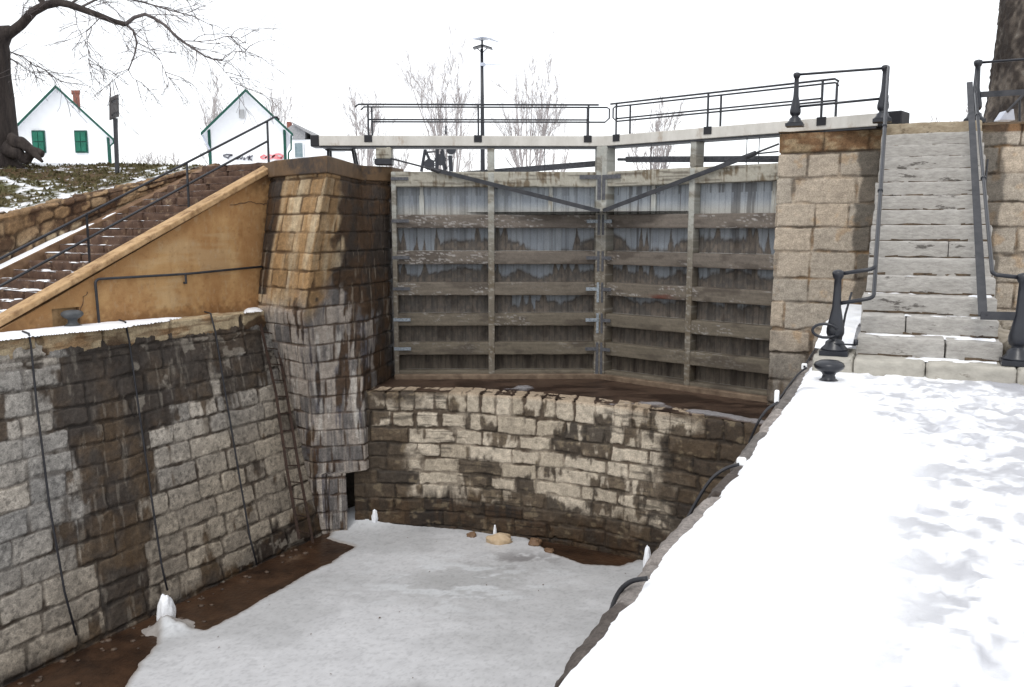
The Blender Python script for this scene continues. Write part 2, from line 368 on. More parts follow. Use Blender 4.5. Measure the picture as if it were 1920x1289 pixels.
# coping stones of that wall (their own relief, top side carries the ledge)
def c_cop(A):
    U, V, j, rb = A['U'], A['V'], A['joint'], A['rb']
    n4 = fbm(U * 16, V * 16, 44, 4); n2 = fbm(U * 2, V * 6, 45, 5); lay = fbm(U * 2, V * 28, 46, 3)
    c = mixc(srgb(180, 163, 134), srgb(152, 124, 92), sst(.48, .68, n2)) * (.7 + .6 * n4)[..., None]
    c = mixc(c, srgb(180, 132, 84) * 1.0, (rb[..., 3] > .8) * .8)
    c = mixc(c, srgb(96, 68, 44), sst(.55, .66, lay) * .5)
    dk = sst(.56, .66, fbm(U * 1.6, V * 1.6, 47, 5) * .8 + .22 * sst(.30, .02, V))
    c = mixc(c, srgb(74, 54, 38) * (.6 + .8 * n4)[..., None], dk * .9)
    c = mixc(c, srgb(52, 38, 28), j * .85)
    return c * .95, .85 - .2 * dk
nl = np.array((lt[1], -lt[0]))
ca, cb = T0 + nl * .07, LT1 + nl * .07 + lt * .12
cop_rows = [[p3(ca, -.35), p3(cb, -.35)], [p3(ca + nl * .01, -.02), p3(cb + nl * .01, -.02)], [p3(ca - nl * .03, .005), p3(cb - nl * .03, .005)], [p3(ca - nl * .9, .005), p3(cb - nl * .9, .005)]]
masonry('coping', cop_rows, .018, [0, 3], (1.0, 1.9), c_cop, 21, wall, jd=.05, off=.012, rough=.02, warp=.03, jw=.03, rr=.03)

# ------------------------------------------------------------------ left gate pier (battered, many sided)
tp = thing('gate_pier', 'battered gate pier of orange-tan and streaky dark blocks under a brown cap', 'stone pier', G(590, 1003, ZI))
def g2(px, py, z): q = G(px, py, z); return q[:2]
D = np.array((-2.5, 18.05))
KT = g2(614, 325, 2.53); AT = g2(519, 332, 2.53)
K0 = g2(568, 592, 0); A0 = g2(487, 582, 0) + np.array((-.1, .15))
K1 = g2(584, 800, -2.2); A1 = A0 + (K1 - K0) + np.array((0, -.1))
K2 = K1 * (16.15 / K1[1]) + np.array((.03, 0)); A2 = A1 + (K2 - K1)
Bk = np.array((-.55, 1.0))
def ring(A_, K_, M_, z): return [p3(A_ + Bk * .9, z), p3(A_, z), p3(K_, z), p3(M_, z), p3(D + np.array((-.05, .1)), z), p3(D + np.array((.1, .8)), z)]
M0 = np.array((-2.87, 16.8)); MT = np.array((-3.08, 17.7)); M1 = np.array((-2.90, 16.22)); M2 = np.array((-2.86, 16.27))
zN = -3.15
Kn = mid(K1, K2, .45); An = mid(A1, A2, .45)
N2 = K2 + (M2 - K2) * ((643 - 588) / (677 - 588.)); Nn = Kn + (M2 - Kn) * ((643 - 588) / (677 - 588.))
def fring(A_, K_, N_, z): return [p3(A_ + Bk * .9, z), p3(A_, z), p3(K_, z), p3(N_, z), p3(N_ + np.array((-.30, 1.0)), z), p3(N_ + np.array((-.30, 1.9)), z)]
rowsT = [fring(A2, K2, N2, ZI - .3), fring(An, Kn, Nn, zN - .03), ring(An, Kn, M2, zN), ring(A1, K1, M1, -2.0), ring(A0, K0, M0, 0), ring(mid(A0, AT, .35), mid(K0, KT, .35), mid(M0, MT, .35), 1.0), ring(AT, KT, MT, 2.53)]
def c_tow(A):
    U, V, P, j, rb, L = A['U'], A['V'], A['P'], A['joint'], A['rb'], A['L']
    z = P[..., 2]; uk = L[2]; x = U - uk
    n4 = fbm(U * 16, V * 16, 54, 4); n2 = fbm(U * 3, V * 3, 55, 5); st = fbm(U * 6, V * .9, 56, 5); st2 = fbm(U * 12, V * 1.1, 57, 5)
    lim = .52 + 1.2 * sst(.7, -.3, z) + .35 * sst(-1, -3, z)
    dark = sst(-.10, .12, x - lim + (n2 - .5) * .8 + (rb[..., 3] - .5) * .35)
    dark = np.maximum(dark, .95 * sst(.60, .68, st * .7 + n2 * .3 + .05) * (z < .3))
    dark = np.maximum(dark, sst(.12, .0, (x + L[2] - L[1]) - .16 - .1 * n2) * (z > .3))
    org = mixc(srgb(176, 158, 130), srgb(150, 120, 84), sst(.32, .66, st * .75 + .25 * rb[..., 5])) * (.85 + .3 * rb[..., 4])[..., None]
    gry = mixc(srgb(100, 96, 94), srgb(160, 150, 140), sst(.35, .65, st2 * .6 + rb[..., 4] * .4))
    gry = mixc(gry, srgb(78, 76, 84), sst(.56, .66, st) * .8)
    gry = mixc(gry, srgb(195, 190, 182), sst(.60, .74, fbm(U * 9, V * 1.2, 58, 5)) * .55)
    o = sst(.35, -.35, -z + (n2 - .5) * 1.2 + .25 + .9 * sst(0, .8, x) - .1)
    c = mixc(gry, org, o)
    c = c * (.62 + .76 * n4)[..., None]
    dk = mixc(srgb(58, 49, 42), srgb(72, 54, 38), sst(.4, .6, n2)) * (.55 + .9 * n4)[..., None]
    dk = mixc(dk, srgb(150, 138, 122), sst(.66, .72, st2) * .5 * (z < 1.2))
    c = mixc(c, dk, np.clip(dark, 0, 1))
    c = mixc(c, mixc(srgb(70, 50, 34), c * .4, dark), j * .8)
    return c * .93, .85 - .25 * dark
cT = [0]; rg = np.random.RandomState(8)
hT = 2.53 - ZI + .65
while cT[-1] < hT: cT.append(cT[-1] + rg.uniform(.31, .37))
masonry('masonry', rowsT, .017, cT, (.34, .66), c_tow, 51, tp, jd=.024, off=.009, rough=.010, warp=.014, jw=.012, rr=.025, smooth_u=2, byz=True)
# foot below the culvert mouth
mb = MB()
lint = [p3(Kn + (M2 - Kn) * .02 + np.array((-.15, .15)), zN + .02), p3(M2 + np.array((-.1, .05)), zN + .02), p3(M2 + np.array((-.1, 1.2)), zN + .02), p3(Kn + np.array((-.2, 1.4)), zN + .02)]
mb.prism(lint, (0, 0, .12)); mb.build('lintel', M['steps'], tp)
mb = MB(); mb.box(p3(N2 + np.array((-.4, .95)), ZI - .2), (1.2, .25, 0), (0, .1, 0), (0, 0, 1.5)); mb.build('culvert_back', noisemat('culvert_stone', (.02, .016, .013), (.10, .085, .07), 5, .8, .5, 20), tp)
# cap
capm = noisemat('brown_cap_stone', (.085, .052, .028), (.15, .092, .048), 3, .7, .4, 50, c3=(.045, .034, .028), s3=.9, t3=(.5, .6))
mb = MB(); ctr = np.array((-3.9, 18.6))
poly = [AT + Bk * .9, AT, KT, MT, D + np.array((-.05, .1)), D + np.array((.1, .8))]
poly = [p3(ctr + (q - ctr) * 1.035, 2.53) for q in poly]
mb.prism(poly, (0, 0, .30)); mb.build('cap_stone', capm, tp, bevel=.02)

# ------------------------------------------------------------------ curved sill wall below the gates, and the sill floor
top = [(-3.12, 16.42)] + [tuple(g2(a, b, ZA)) for a, b in ((850, 735), (1040, 748), (1250, 773), (1400, 793))] + [(4.6, 12.9)]
top = np.array(top)
tt = np.r_[0, np.cumsum(np.linalg.norm(np.diff(top, axis=0), axis=1))]
from_t = np.linspace(0, tt[-1], 30)
tops = np.stack([np.interp(from_t, tt, top[:, k]) for k in (0, 1)], 1)
for _ in range(3): tops[1:-1] = (tops[:-2] + tops[1:-1] * 2 + tops[2:]) / 4
bb = np.array([g2(a, b, ZI) for a, b in ((664, 950), (782, 983), (900, 1000), (1014, 1014), (1184, 1044), (1330, 1090))]); xx0 = np.r_[bb[:, 0], 4.4]; dy0 = np.r_[bb[:, 1], 12.6]
yb_ = np.interp(tops[:, 0], xx0, dy0); yb_ = np.where(tops[:, 0] < xx0[0], tops[:, 1] + (yb_[2] - tops[2, 1]), yb_)
for _ in range(4): yb_[1:-1] = (yb_[:-2] + 2 * yb_[1:-1] + yb_[2:]) / 4
bots = np.stack((tops[:, 0] - .03, np.minimum(yb_, tops[:, 1] + .05)), 1)
LITE = [(160, 215), (900, 190), (1640, 320), (1650, 430), (1500, 450), (1420, 520), (1540, 590), (1530, 700), (1480, 900), (1380, 860), (1280, 770), (980, 710), (780, 690), (620, 735), (340, 715), (320, 450), (350, 400), (290, 385), (200, 385), (150, 270)]
LITE = np.array([(lambda p: (p[0], p[2]))(Zd(620 + a * .4375, 640 + b * .4375, float(np.interp(620 + a * .4375, [680, 850, 1040, 1250, 1400], [16.3, 16.4, 15.6, 14.6, 13.7])))) for a, b in LITE])
sw = thing('sill_wall', 'low curved wall of pale beige blocks with dark mottled edges under the gates', 'stone wall', p3(bots[15], ZI))
def c_sill(A):
    U, V, P, j, rb = A['U'], A['V'], A['P'], A['joint'], A['rb']
    z = P[..., 2]; px = 960 + F * P[..., 0] / P[..., 1]
    n4 = fbm(U * 16, V * 16, 64, 4); n2 = fbm(U * 2.2, V * 2.2, 65, 5); st = fbm(U * 7, V * 1.4, 66, 5); n3 = fbm(U * 6, V * 8, 67, 4)
    x0 = -1.9 - .5 * sst(-2.0, -1.7, z)
    xx = P[..., 0]
    sl0 = sdf_poly(xx, z, LITE); sl1 = sdf_poly(xx + A['cu'] * .9, z + A['cv'], LITE)
    edge = sst(.06, -.06, .45 * sl0 + .55 * sl1 + (n2 - .5) * .28) + 0 * sst(.25, -.15, xx - x0 + (n2 - .5) * 1.1) + sst(-.2, .3, xx - 2.6 - .9 * sst(-2.1, -1.8, z) + (n2 - .5) * 1.6)
    low = sst(-3.45, -3.85, z + (st - .5) * .7 + (rb[..., 3] - .5) * .3)
    mot = sst(.55, .62, n2 * .5 + st * .35 + rb[..., 3] * .24 - .025 - .1 * sst(-1.95, -1.7, z))
    dark = np.clip(np.maximum.reduce([edge * .95, low, mot * .9]), 0, 1)
    lg = mixc(srgb(168, 156, 138), srgb(196, 184, 166), rb[..., 4]) * (.62 + .76 * n4)[..., None] * (.8 + .4 * n3)[..., None]
    lg = mixc(lg, srgb(150, 128, 104), sst(-1.70, -1.60, z) * .6)
    dk = mixc(srgb(46, 38, 31), srgb(78, 64, 48), rb[..., 1]) * (.55 + .9 * n4)[..., None]
    dk = mixc(dk, srgb(150, 134, 108), sst(.62, .72, n3) * .35)
    dk = mixc(dk, srgb(70, 50, 30) * (.55 + .9 * n4)[..., None], low * sst(.4, .6, st) * .5)
    c = mixc(lg, dk, dark)
    lm = sst(.60, .66, fbm(U * 2.2, V * 26, 68, 3)) * sst(.5, .58, fbm(U * 1.3, V * 1.5, 69, 3)); c = mixc(c, c * .35, lm * .8)
    c = mixc(c, mixc(srgb(62, 48, 36) * (.6 + .8 * n4)[..., None], c * .45, dark), j * .9)
    return c * .95, .85 - .3 * dark
hS = ZA - ZI + .25
cS = [0, .34, .64, .90, 1.20, 1.47, 1.76, 2.05, 2.34]
sr = [[p3(b, ZI - .25) for b in bots], [p3(t_, ZA - .06) for t_ in tops], [p3(t_ + np.array((.0, .035)), ZA - .01) for t_ in tops], [p3(t_ + np.array((.1, .5)), ZA) for t_ in tops]]
cS = [c for c in cS if c < hS - .5] + [hS - .36, hS + .9]
masonry('masonry', sr, .017, cS, lambda c: (.26, .42) if c >= len(cS) - 2 else (.3, .95), c_sill, 61, sw, jd=.028, off=.010, rough=.016, warp=.030, wave=.12, jw=.015, rr=.03, jvar=2.)
# floor between sill and gates
xs = np.linspace(-4, 5.4, 320); ys = np.linspace(13, 18.9, 200); X, Y = np.meshgrid(xs, ys)
Zf = ZA - .02 + .02 * (fbm(X * 3, Y * 3, 71) - .5) + 0 * X
yt = np.interp(X, tops[:, 0], tops[:, 1])
Y = yt + .07 + (19.2 - yt - .07) * (Y - 13) / 5.9
qa = G(1345, 778, ZA); qb = G(985, 729, ZA)
snowy = sst(.60, .68, fbm(X * .9 + 2, Y * 3.5, 74, 5) * .75 + .48 * np.exp(-((X - qa[0]) / .9) ** 2 - ((Y - qa[1] + .9 * (X - qa[0])) / .30) ** 2) + .22 * np.exp(-(((X - qb[0]) / .35) ** 2 + ((Y - qb[1]) / .3) ** 2)))
Zf = ZA - .012 + .02 * (fbm(X * 3, Y * 3, 71) - .5) + .035 * snowy
me = mesh_np('sill_floor', np.stack((X, Y, Zf), -1).reshape(-1, 3), gridfaces(320, 200))
n2 = fbm(X * 1.3, Y * 3, 72, 5); n4 = fbm(X * 14, Y * 14, 73, 4)
c = mixc(srgb(44, 31, 25), srgb(76, 60, 50), sst(.4, .6, n2)) * (.6 + .8 * n4)[..., None]
c = mixc(c, srgb(150, 148, 150), snowy * .75)
setcol(me, c, .35 + .3 * snowy); tag(link('sill_floor', me, M['stone'], None, True), kind='structure')

# ------------------------------------------------------------------ right pier with the face beside the stairs
O = g2(1462, 247, ZT)
rp = thing('gate_pier', 'square gate pier of cream dressed blocks beside the grey steps, iron posts on top', 'stone pier', p3(O, ZI))
def c_pier(A):
    U, V, P, j, rb = A['U'], A['V'], A['P'], A['joint'], A['rb']
    z = P[..., 2]; s = (P[..., 0] - O[0]) * ex[0] + (P[..., 1] - O[1]) * ex[1]
    n4 = fbm(U * 18, V * 18, 84, 4); n2 = fbm(U * 3, V * 3, 85, 5); ln = fbm(U * 3, V * 30, 86, 4)
    c = .84 * mixc(srgb(182, 172, 158), srgb(200, 184, 164), rb[..., 4]) * (.72 + .56 * n4)[..., None] * (.86 + .28 * ln)[..., None]
    c = mixc(c, srgb(186, 142, 84), sst(.64, .74, n2) * .3)
    capz = np.where(s < 2.2, sst(2.86, 2.87, z), sst(3.07, 3.09, z))
    c = mixc(c, mixc(srgb(150, 130, 102), srgb(120, 92, 66), sst(.4, .6, fbm(U * 4, V * 9, 87, 4))) * (.6 + .8 * n4)[..., None], capz)
    wet = sst(-.03, .03, s - 1.30 + .22 * (fbm(U * 2, V * 3, 88, 4) - .5) + .1 * (rb[..., 3] - .5)) * (z < 2.9) * (s < 1.9)
    wet = np.maximum(wet, sst(-.03, .03, .22 + .25 * (fbm(U * 2, V * 3, 89, 4) - .5) - np.abs(s - 3.25)) * .9)
    c = mixc(c, c * .3, wet * .95)
    lowd = sst(-.1, -1.0, z + (n2 - .5) * .9)
    c = mixc(c, mixc(srgb(122, 116, 108), srgb(70, 60, 50), sst(.42, .58, fbm(U * 4, V * 1.2, 90, 5))) * (.6 + .8 * n4)[..., None], lowd * .85)
    jc = mixc(srgb(132, 104, 72), srgb(60, 48, 38), np.clip(sst(.38, .55, n2) + lowd, 0, 1))
    c = mixc(c, jc * (.6 + .8 * n4)[..., None], j * (.25 + .55 * sst(.35, .6, fbm(U * 2, V * 5, 93, 4))))
    return c * .92, .85 - .3 * wet
shp = ZI - .2
cP = [ZT + .2]; 
for q in (.58, .42, .45, .40, .43, .47, .41, .50, .42, .5, .45, .4, .5, .45, .5, .5, .5): cP.append(cP[-1] - q)
cP = [0] + sorted(q - shp for q in cP if q - shp > .15)
def prow(z, a, b, dz=0): return [p3(O + ax * 1.6 + ex * a, z), p3(O + ax * .02 + ex * (a + .0), z), p3(O + ex * (a + .02), z), p3(O + ex * b, z)]
masonry('masonry', [prow(shp, -.04, 7), prow(0, -.02, 7), prow(ZT - .04, 0, 7)], .0175, cP, (.5, 1.15), c_pier, 82, rp, jd=.03, off=.010, rough=.010, warp=.018, jw=.012, rr=.03, jvar=2.2)
xs = np.linspace(0, 7.2, 200); ys = np.linspace(-.03, 2.5, 60); S, T = np.meshgrid(xs, ys)
P = np.stack((O[0] + ex[0] * (S - .03) + ax[0] * T, O[1] + ex[1] * (S - .03) + ax[1] * T, ZT - .02 + .02 * fbm(S * 4, T * 4, 91)), -1)
me = mesh_np('top_slab', P.reshape(-1, 3), gridfaces(200, 60)); setcol(me, mixc(srgb(170, 140, 100), srgb(140, 115, 85), fbm(S * 5, T * 5, 92)) * .9, .85 + 0 * S); link('top_slab', me, M['stone'], rp, True)

# ------------------------------------------------------------------ eroded stone blocks
def rough_block(o, a, b, c, res, amp, seed, chamfer=.02):
    o, a, b, c = [np.array(q, float) for q in (o, a, b, c)]
    la, lb_, lc = [np.linalg.norm(q) for q in (a, b, c)]
    V = []; Fs = []
    cen = o + (a + b + c) / 2
    for (p, e1, e2, l1, l2) in ((o, b, a, lb_, la), (o + c, a, b, la, lb_), (o, a, c, la, lc), (o + b, c, a, lc, la), (o, c, b, lc, lb_), (o + a, b, c, lb_, lc)):
        n1 = max(2, int(l1 / res) + 1); n2_ = max(2, int(l2 / res) + 1)
        s_, t_ = np.meshgrid(np.linspace(0, 1, n1), np.linspace(0, 1, n2_))
        q = p + s_[..., None] * e1 + t_[..., None] * e2
        Fs.append(gridfaces(n1, n2_) + sum(len(v) for v in V)); V.append(q.reshape(-1, 3))
    V = np.concatenate(V); Fs = np.concatenate(Fs)
    ua, ub, uc = a / la, b / lb_, c / lc
    loc = np.stack(((V - o) @ ua, (V - o) @ ub, (V - o) @ uc), 1); half = np.array((la, lb_, lc)) / 2
    q = loc - half; near = half - np.abs(q)
    ch = chamfer * (.4 + 1.6 * vn3(V[:, 0] * 5, V[:, 1] * 5, V[:, 2] * 5, seed))
    inn = np.clip((ch[:, None] - near) / ch[:, None], 0, 1)
    cnt = inn.sum(1) - inn.max(1)
    sh = -np.sign(q) * inn * (cnt * ch * .45)[:, None]
    n = np.stack([vn3(V[:, 0] * 6 + 9 * k, V[:, 1] * 6, V[:, 2] * 9, seed + k) - .5 + .5 * (vn3(V[:, 0] * 22, V[:, 1] * 22, V[:, 2] * 30, seed + 7 + k) - .5) for k in range(3)], 1)
    loc2 = q + sh
    W = cen + loc2[:, :1] * ua + loc2[:, 1:2] * ub + loc2[:, 2:] * uc + n * amp * 2
    return W, Fs
def block_obj(name, blocks, mat, parent, res=.03, amp=.01, seed=0, chamfer=.02, label=None):
    Vs = []; Fs = []; n = 0
    for i, (o, a, b, c) in enumerate(blocks):
        v, f = rough_block(o, a, b, c, res, amp, seed + i * 13, chamfer); Vs.append(v); Fs.append(f + n); n += len(v)
    me = mesh_np(name, np.concatenate(Vs), np.concatenate(Fs)); return link(name, me, mat, parent, True)

# ------------------------------------------------------------------ right stairs
s1, s2 = 1.62, 3.3
e3 = np.array((*ex, 0)); a3 = np.array((*ax, 0)); O3 = np.array((*O, 0)); up = np.array((0, 0, 1.))
st_r = thing('stone_stairs', 'steep flight of worn grey granite steps between the two iron railings', 'stairs', O3 + e3 * 2.4 - a3 * 5)
NR, RH = 15, (ZT - .2) / 15
P1 = G(1607, 664, .2); d1 = -((P1 - O3) @ a3)                       # distance of the first riser in front of the pier face
TR = d1 / NR * .985
sl = (P1 - O3) @ e3
sr_ = (G(1875, 676, .2) - O3) @ e3
print('stair', d1, TR, RH, sl, sr_, O)
tanst = noisemat('tan_coping_stone', (.22, .17, .11), (.40, .34, .25), 7, .85, .8, 45, (1, 1, 2), c3=(.12, .09, .06), s3=3, t3=(.56, .64))
rg = random.Random(3)
for k in range(NR):
    f0 = -d1 + k * TR; z0 = .2 + k * RH
    lj = sl + (s1 + .02 - sl) * 0 + rg.uniform(-.02, .02); rj = sr_ + rg.uniform(-.02, .02)
    dep = min(TR + .12, -f0 + .05)
    if k == NR - 1: z1 = RH - .005
    cut = {0: .62, 1: .34, 5: .66, 8: None}.get(k)
    bl = []
    if cut is None: bl.append((O3 + e3 * lj + a3 * f0 + up * (z0 - .12), e3 * (rj - lj), a3 * dep, up * (RH + .115)))
    else:
        m_ = lj + (rj - lj) * cut
        bl.append((O3 + e3 * lj + a3 * (f0 + rg.uniform(-.01, .01)) + up * (z0 - .12), e3 * (m_ - lj - .004), a3 * dep, up * (RH + .115)))
        bl.append((O3 + e3 * (m_ + .004) + a3 * (f0 + rg.uniform(-.01, .01)) + up * (z0 - .12), e3 * (rj - m_ - .004), a3 * dep, up * (RH + .11)))
    block_obj('step', bl, M['greytread'] if k < NR - 1 else tanst, st_r, .026, .007, 100 + k * 7, .010)
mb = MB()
for k in range(NR):                                   # dirt, lost mortar and painted shadow line in the joint under each riser
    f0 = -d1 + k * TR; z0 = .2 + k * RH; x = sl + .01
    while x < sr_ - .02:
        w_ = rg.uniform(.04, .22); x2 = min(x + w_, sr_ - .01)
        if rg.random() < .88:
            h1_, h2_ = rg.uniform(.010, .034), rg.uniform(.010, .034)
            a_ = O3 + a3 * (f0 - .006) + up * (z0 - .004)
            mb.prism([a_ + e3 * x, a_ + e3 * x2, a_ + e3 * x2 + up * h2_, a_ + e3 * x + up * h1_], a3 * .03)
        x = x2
mb.build('joint_dirt_shade', noisemat('joint_dirt_shade', (.03, .024, .02), (.14, .10, .065), 8, .9, .5, 40), st_r)['kind'] = 'stuff'
# core of flight
mb = MB()
pr_ = [O3 + e3 * (sl + .06) + a3 * (-d1 + .1) + up * -.1]
mb.prism([O3 + e3 * (sl + .06) + a3 * (-d1 + .12) + up * -.1, O3 + e3 * (sl + .06) + a3 * .1 + up * -.1, O3 + e3 * (sl + .06) + a3 * .1 + up * (ZT - .3), O3 + e3 * (sl + .06) + a3 * (-d1 + .12) + up * .1], e3 * (sr_ - sl - .12))
mb.build('core', M['greytread'], st_r)
pl_l = (G(1520, 672, .2) - O3) @ e3
fr = -((G(1590, 703, 0.02) - O3) @ a3)
bl = []
edges = [pl_l, pl_l + .42, (G(1735, 700, .1) - O3) @ e3, (G(1900, 700, .1) - O3) @ e3, sr_ + 2.2]
for i in range(4): bl.append((O3 + e3 * (edges[i] + .003) + a3 * (-fr) + up * -.15, e3 * (edges[i + 1] - edges[i] - .006), a3 * .8, up * .345))
plinth = block_obj('plinth', bl, noisemat('cream_plinth', (.29, .275, .24), (.43, .405, .355), 6, .85, .5, 40, (1, 1, 2), c3=(.16, .14, .115), s3=2.0, t3=(.6, .66)), st_r, .028, .008, 300, .02)
# stair core side wall and rubble at the right of the flight
rub = thing('rubble_kerb', 'broken rubble kerb between the right end of the grey steps and the tall wall', 'stone wall', O3 + e3 * (sr_ + .3) - a3 * 4.5)
bl = []; rg = random.Random(8)
for i in range(11):
    t = i / 10
    for q in range(2):
        bl.append((O3 + e3 * (sr_ + .06 + q * .28) + a3 * (-d1 + .1 + t * (d1 - .6)) + up * 0, e3 * rg.uniform(.24, .32), a3 * .45, up * (.26 + rg.uniform(-.08, .16) * (1 - t) - q * .05)))
block_obj('stones', bl, noisemat('rubble_stone', (.2, .17, .13), (.42, .38, .32), 6, .9, .8, 30, c3=(.12, .1, .08), s3=3, t3=(.5, .6)), rub, .035, .02, 400, .05)

# ------------------------------------------------------------------ terrace on the right: lock wall, coping rim, snow
E0, E1 = g2(1060, 1289, 0), g2(1500, 690, 0)
ed = (E1 - E0) / np.linalg.norm(E1 - E0); en = np.array((ed[1], -ed[0]))
Ea = E0 - ed * 7; Eb = E1 + ed * 5.3
rw = thing('chamber_wall', 'chamber wall with ragged grey stone rim along the snowy terrace edge', 'stone wall', p3(Ea, ZI))
dE = lambda V_: .085 * sst(3.6, .9, V_)
Vs_ = np.r_[-7, np.linspace(-1, 4.5, 24), float(np.linalg.norm(Eb - E0))]
def rimrow(o, z): return [p3(E0 + ed * q + en * (o - float(dE(q))), z) for q in Vs_]
gcol = lambda A: (mixc(mixc(srgb(108, 103, 99), srgb(150, 142, 136), A['rb'][..., 4]) * (.5 + fbm(A['U'] * 20, A['V'] * 20, 5, 4))[..., None], srgb(62, 52, 46), np.clip(A['joint'] * .8 + sst(.5, .62, fbm(A['U'] * 2.4, A['V'] * 2.4, 6, 5)) * .75, 0, 1)) * .85, .8 + 0 * A['U'])
masonry('masonry', [rimrow(-.35, ZI - .2), rimrow(.04, -.3)], .035, [0, .35, .7, 1.0, 1.35, 1.7, 2.0, 2.35, 2.7, 3.0, 3.35, 3.7, 4.0, 4.5], (.4, .9), gcol, 95, rw, flip=True, jd=.04, off=.02, rough=.02)
masonry('coping', [rimrow(-.01, -.34), rimrow(0, -.06), rimrow(.05, -.012), rimrow(.55, -.012)], .014, [0, 3], (.7, 1.6), gcol, 96, rw, flip=True, jd=.05, off=.012, rough=.018, warp=.03, jw=.02, rr=.03)
# snow sheet, trodden along the right
def lin(a, b, n): return np.linspace(a, b, n)
nu, nv = 420, 620
uu = np.r_[lin(.06, .6, 60), lin(.61, 9.5, 360)]; vv = lin(-4.5, 15.8, nv)
U, V = np.meshgrid(uu, vv)
X = E0[0] + en[0] * (U - dE(V)) + ed[0] * V; Y = E0[1] + en[1] * (U - dE(V)) + ed[1] * V
edge = .085 + .07 * (fbm(V * 1.6, V * 0 + 3, 97, 4) - .5) + .03 * (fbm(V * 9, V * 0 + 8, 98, 3) - .5) + .03 * sst(2, 8, V)
hh = .055 * sst(0, .09, U - edge) ** .6
path = sst(.85, 1.35, U + .45 * sst(4.0, 6.4, V) + .7 * (fbm(U * .9, V * .6, 99, 4) - .5))
dim = fbm(U * 3.2, V * 3.2, 101, 5); dim2 = fbm(U * 8, V * 8, 102, 4)
foot = sst(.48, .60, fbm(U * 4.5, V * 3.6, 103, 3))
hh = hh + .02 * (fbm(U * .9, V * .9, 104, 4) - .5) * 1.4 - path * (.022 * foot + .035 * (dim2 - .5) + .012 * (fbm(U * 22, V * 22, 108, 3) - .5))
few = sst(.66, .74, fbm(U * 5, V * 5, 105, 3)) * .5; hh -= few * .02
rgf = np.random.RandomState(44); fp = np.zeros_like(U)
for _ in range(150):
    cu_, cv_ = rgf.uniform(1.0, 4.6), rgf.uniform(-1.5, 6.6); an_ = rgf.normal(0, .45)
    if cu_ < 1.35 - .35 * (cv_ > 4.2) + .3 * rgf.rand(): continue
    m_ = (np.abs(U - cu_) < .25) & (np.abs(V - cv_) < .25)
    a_ = (U[m_] - cu_) * math.cos(an_) + (V[m_] - cv_) * math.sin(an_); b_ = -(U[m_] - cu_) * math.sin(an_) + (V[m_] - cv_) * math.cos(an_)
    fp[m_] = np.maximum(fp[m_], np.exp(-((a_ / .055) ** 4 + (b_ / .14) ** 4)))
hh -= .022 * fp
hh = np.where(U < edge, -.05, hh)
Zs = hh - .012
me = mesh_np('snow_cover', np.stack((X, Y, Zs), -1).reshape(-1, 3), gridfaces(nu, nv))
wet = .62 * path * (1.15 * sst(.44, .60, fbm(U * 2.4, V * 1.8, 106, 5) * .32 + fbm(U * 6.5, V * 5.5, 109, 4) * .40 + fbm(U * 16, V * 14, 110, 3) * .28))
wet = np.maximum(wet, .85 * sst(.56, .66, fbm(U * 1.2, V * 1.2, 107, 5) + .20 * np.exp(-((V - 7.0) / .9) ** 2 - ((U - 1.9) / .9) ** 2)) * sst(5.6, 6.2, V))
c = mixc(np.array((.84, .85, .87)), np.array((.27, .27, .295)), np.clip(wet, 0, 1))
c = mixc(c, np.array((.56, .57, .62)), few * .6); c = mixc(c, np.array((.40, .405, .44)), fp * .45 * (.5 + dim2))
setcol(me, c, .65 - .2 * wet)
M['snowattr'] = attrmat('trodden_snow', 14, .93, 1.05, .35, .03)
snow = tag(link('snow', me, M['snowattr'], None, True), kind='structure')

# ------------------------------------------------------------------ chamber floor: mud, then the ice sheet
mb = MB(); mb.box((-16, -8, ZI - .4), (24, 0, 0), (0, 27, 0), (0, 0, .4)); tag(mb.build('mud', M['mud']), kind='structure')
pts = [(-60, 1600), (150, 1400), (235, 1289), (262, 1240), (296, 1205), (300, 1175), (385, 1180), (430, 1158), (500, 1118), (560, 1082), (620, 1052), (664, 1024), (612, 1008), (640, 985), (640, 935), (700, 955), (800, 984), (880, 992), (985, 1005), (1045, 1040), (1095, 1056), (1160, 1060), (1205, 1045), (1270, 1030)]
ip = [g2(a, b, ZI + .02) for a, b in pts] + [np.array(q) for q in ((5.6, 12.5), (6, 8), (2, -7), (-9, -7), (-9.8, 3.))]
ip = np.array(ip)
X, Y = np.meshgrid(lin(-9, 5.2, 520), lin(-1, 18.2, 700))
sd_ = sdf_poly(X, Y, ip) + .10 * (fbm(X * 3, Y * 3, 111, 5) - .5) + .04 * (fbm(X * 12, Y * 12, 112, 3) - .5)
Zi = ZI + .045 * sst(-.04, .05, sd_) - .025 + .012 * (fbm(X * 2, Y * 2, 113, 4) - .5) + .01 * (fbm(X * 12, Y * 12, 114, 3) - .5)
icec = G(318, 1178, ZI); m_ = np.exp(-(((X - icec[0]) / .36) ** 2 + ((Y - icec[1]) / .30) ** 2) ** 1.2)
Zi += .20 * np.clip(m_ * (.1 + 1.6 * fbm(X * 4, Y * 4, 115, 5)) - .2, 0, 1)
dr = G(690, 962, ZI); m2 = np.exp(-(((X - dr[0]) / 1.1) ** 2 + ((Y - dr[1]) / .45) ** 2)); Zi += .09 * m2; d2_ = G(668, 985, ZI); m3_ = np.exp(-(((X - d2_[0] - .25) / .75) ** 2 + ((Y - d2_[1] - .2) / .42) ** 2)) * (.75 + .5 * fbm(X * 2.5, Y * 2.5, 121, 3)); Zi += .34 * m3_; m2 = np.clip(m2 + m3_, 0, 1)
me = mesh_np('ice_sheet', np.stack((X, Y, Zi), -1).reshape(-1, 3), gridfaces(520, 700))
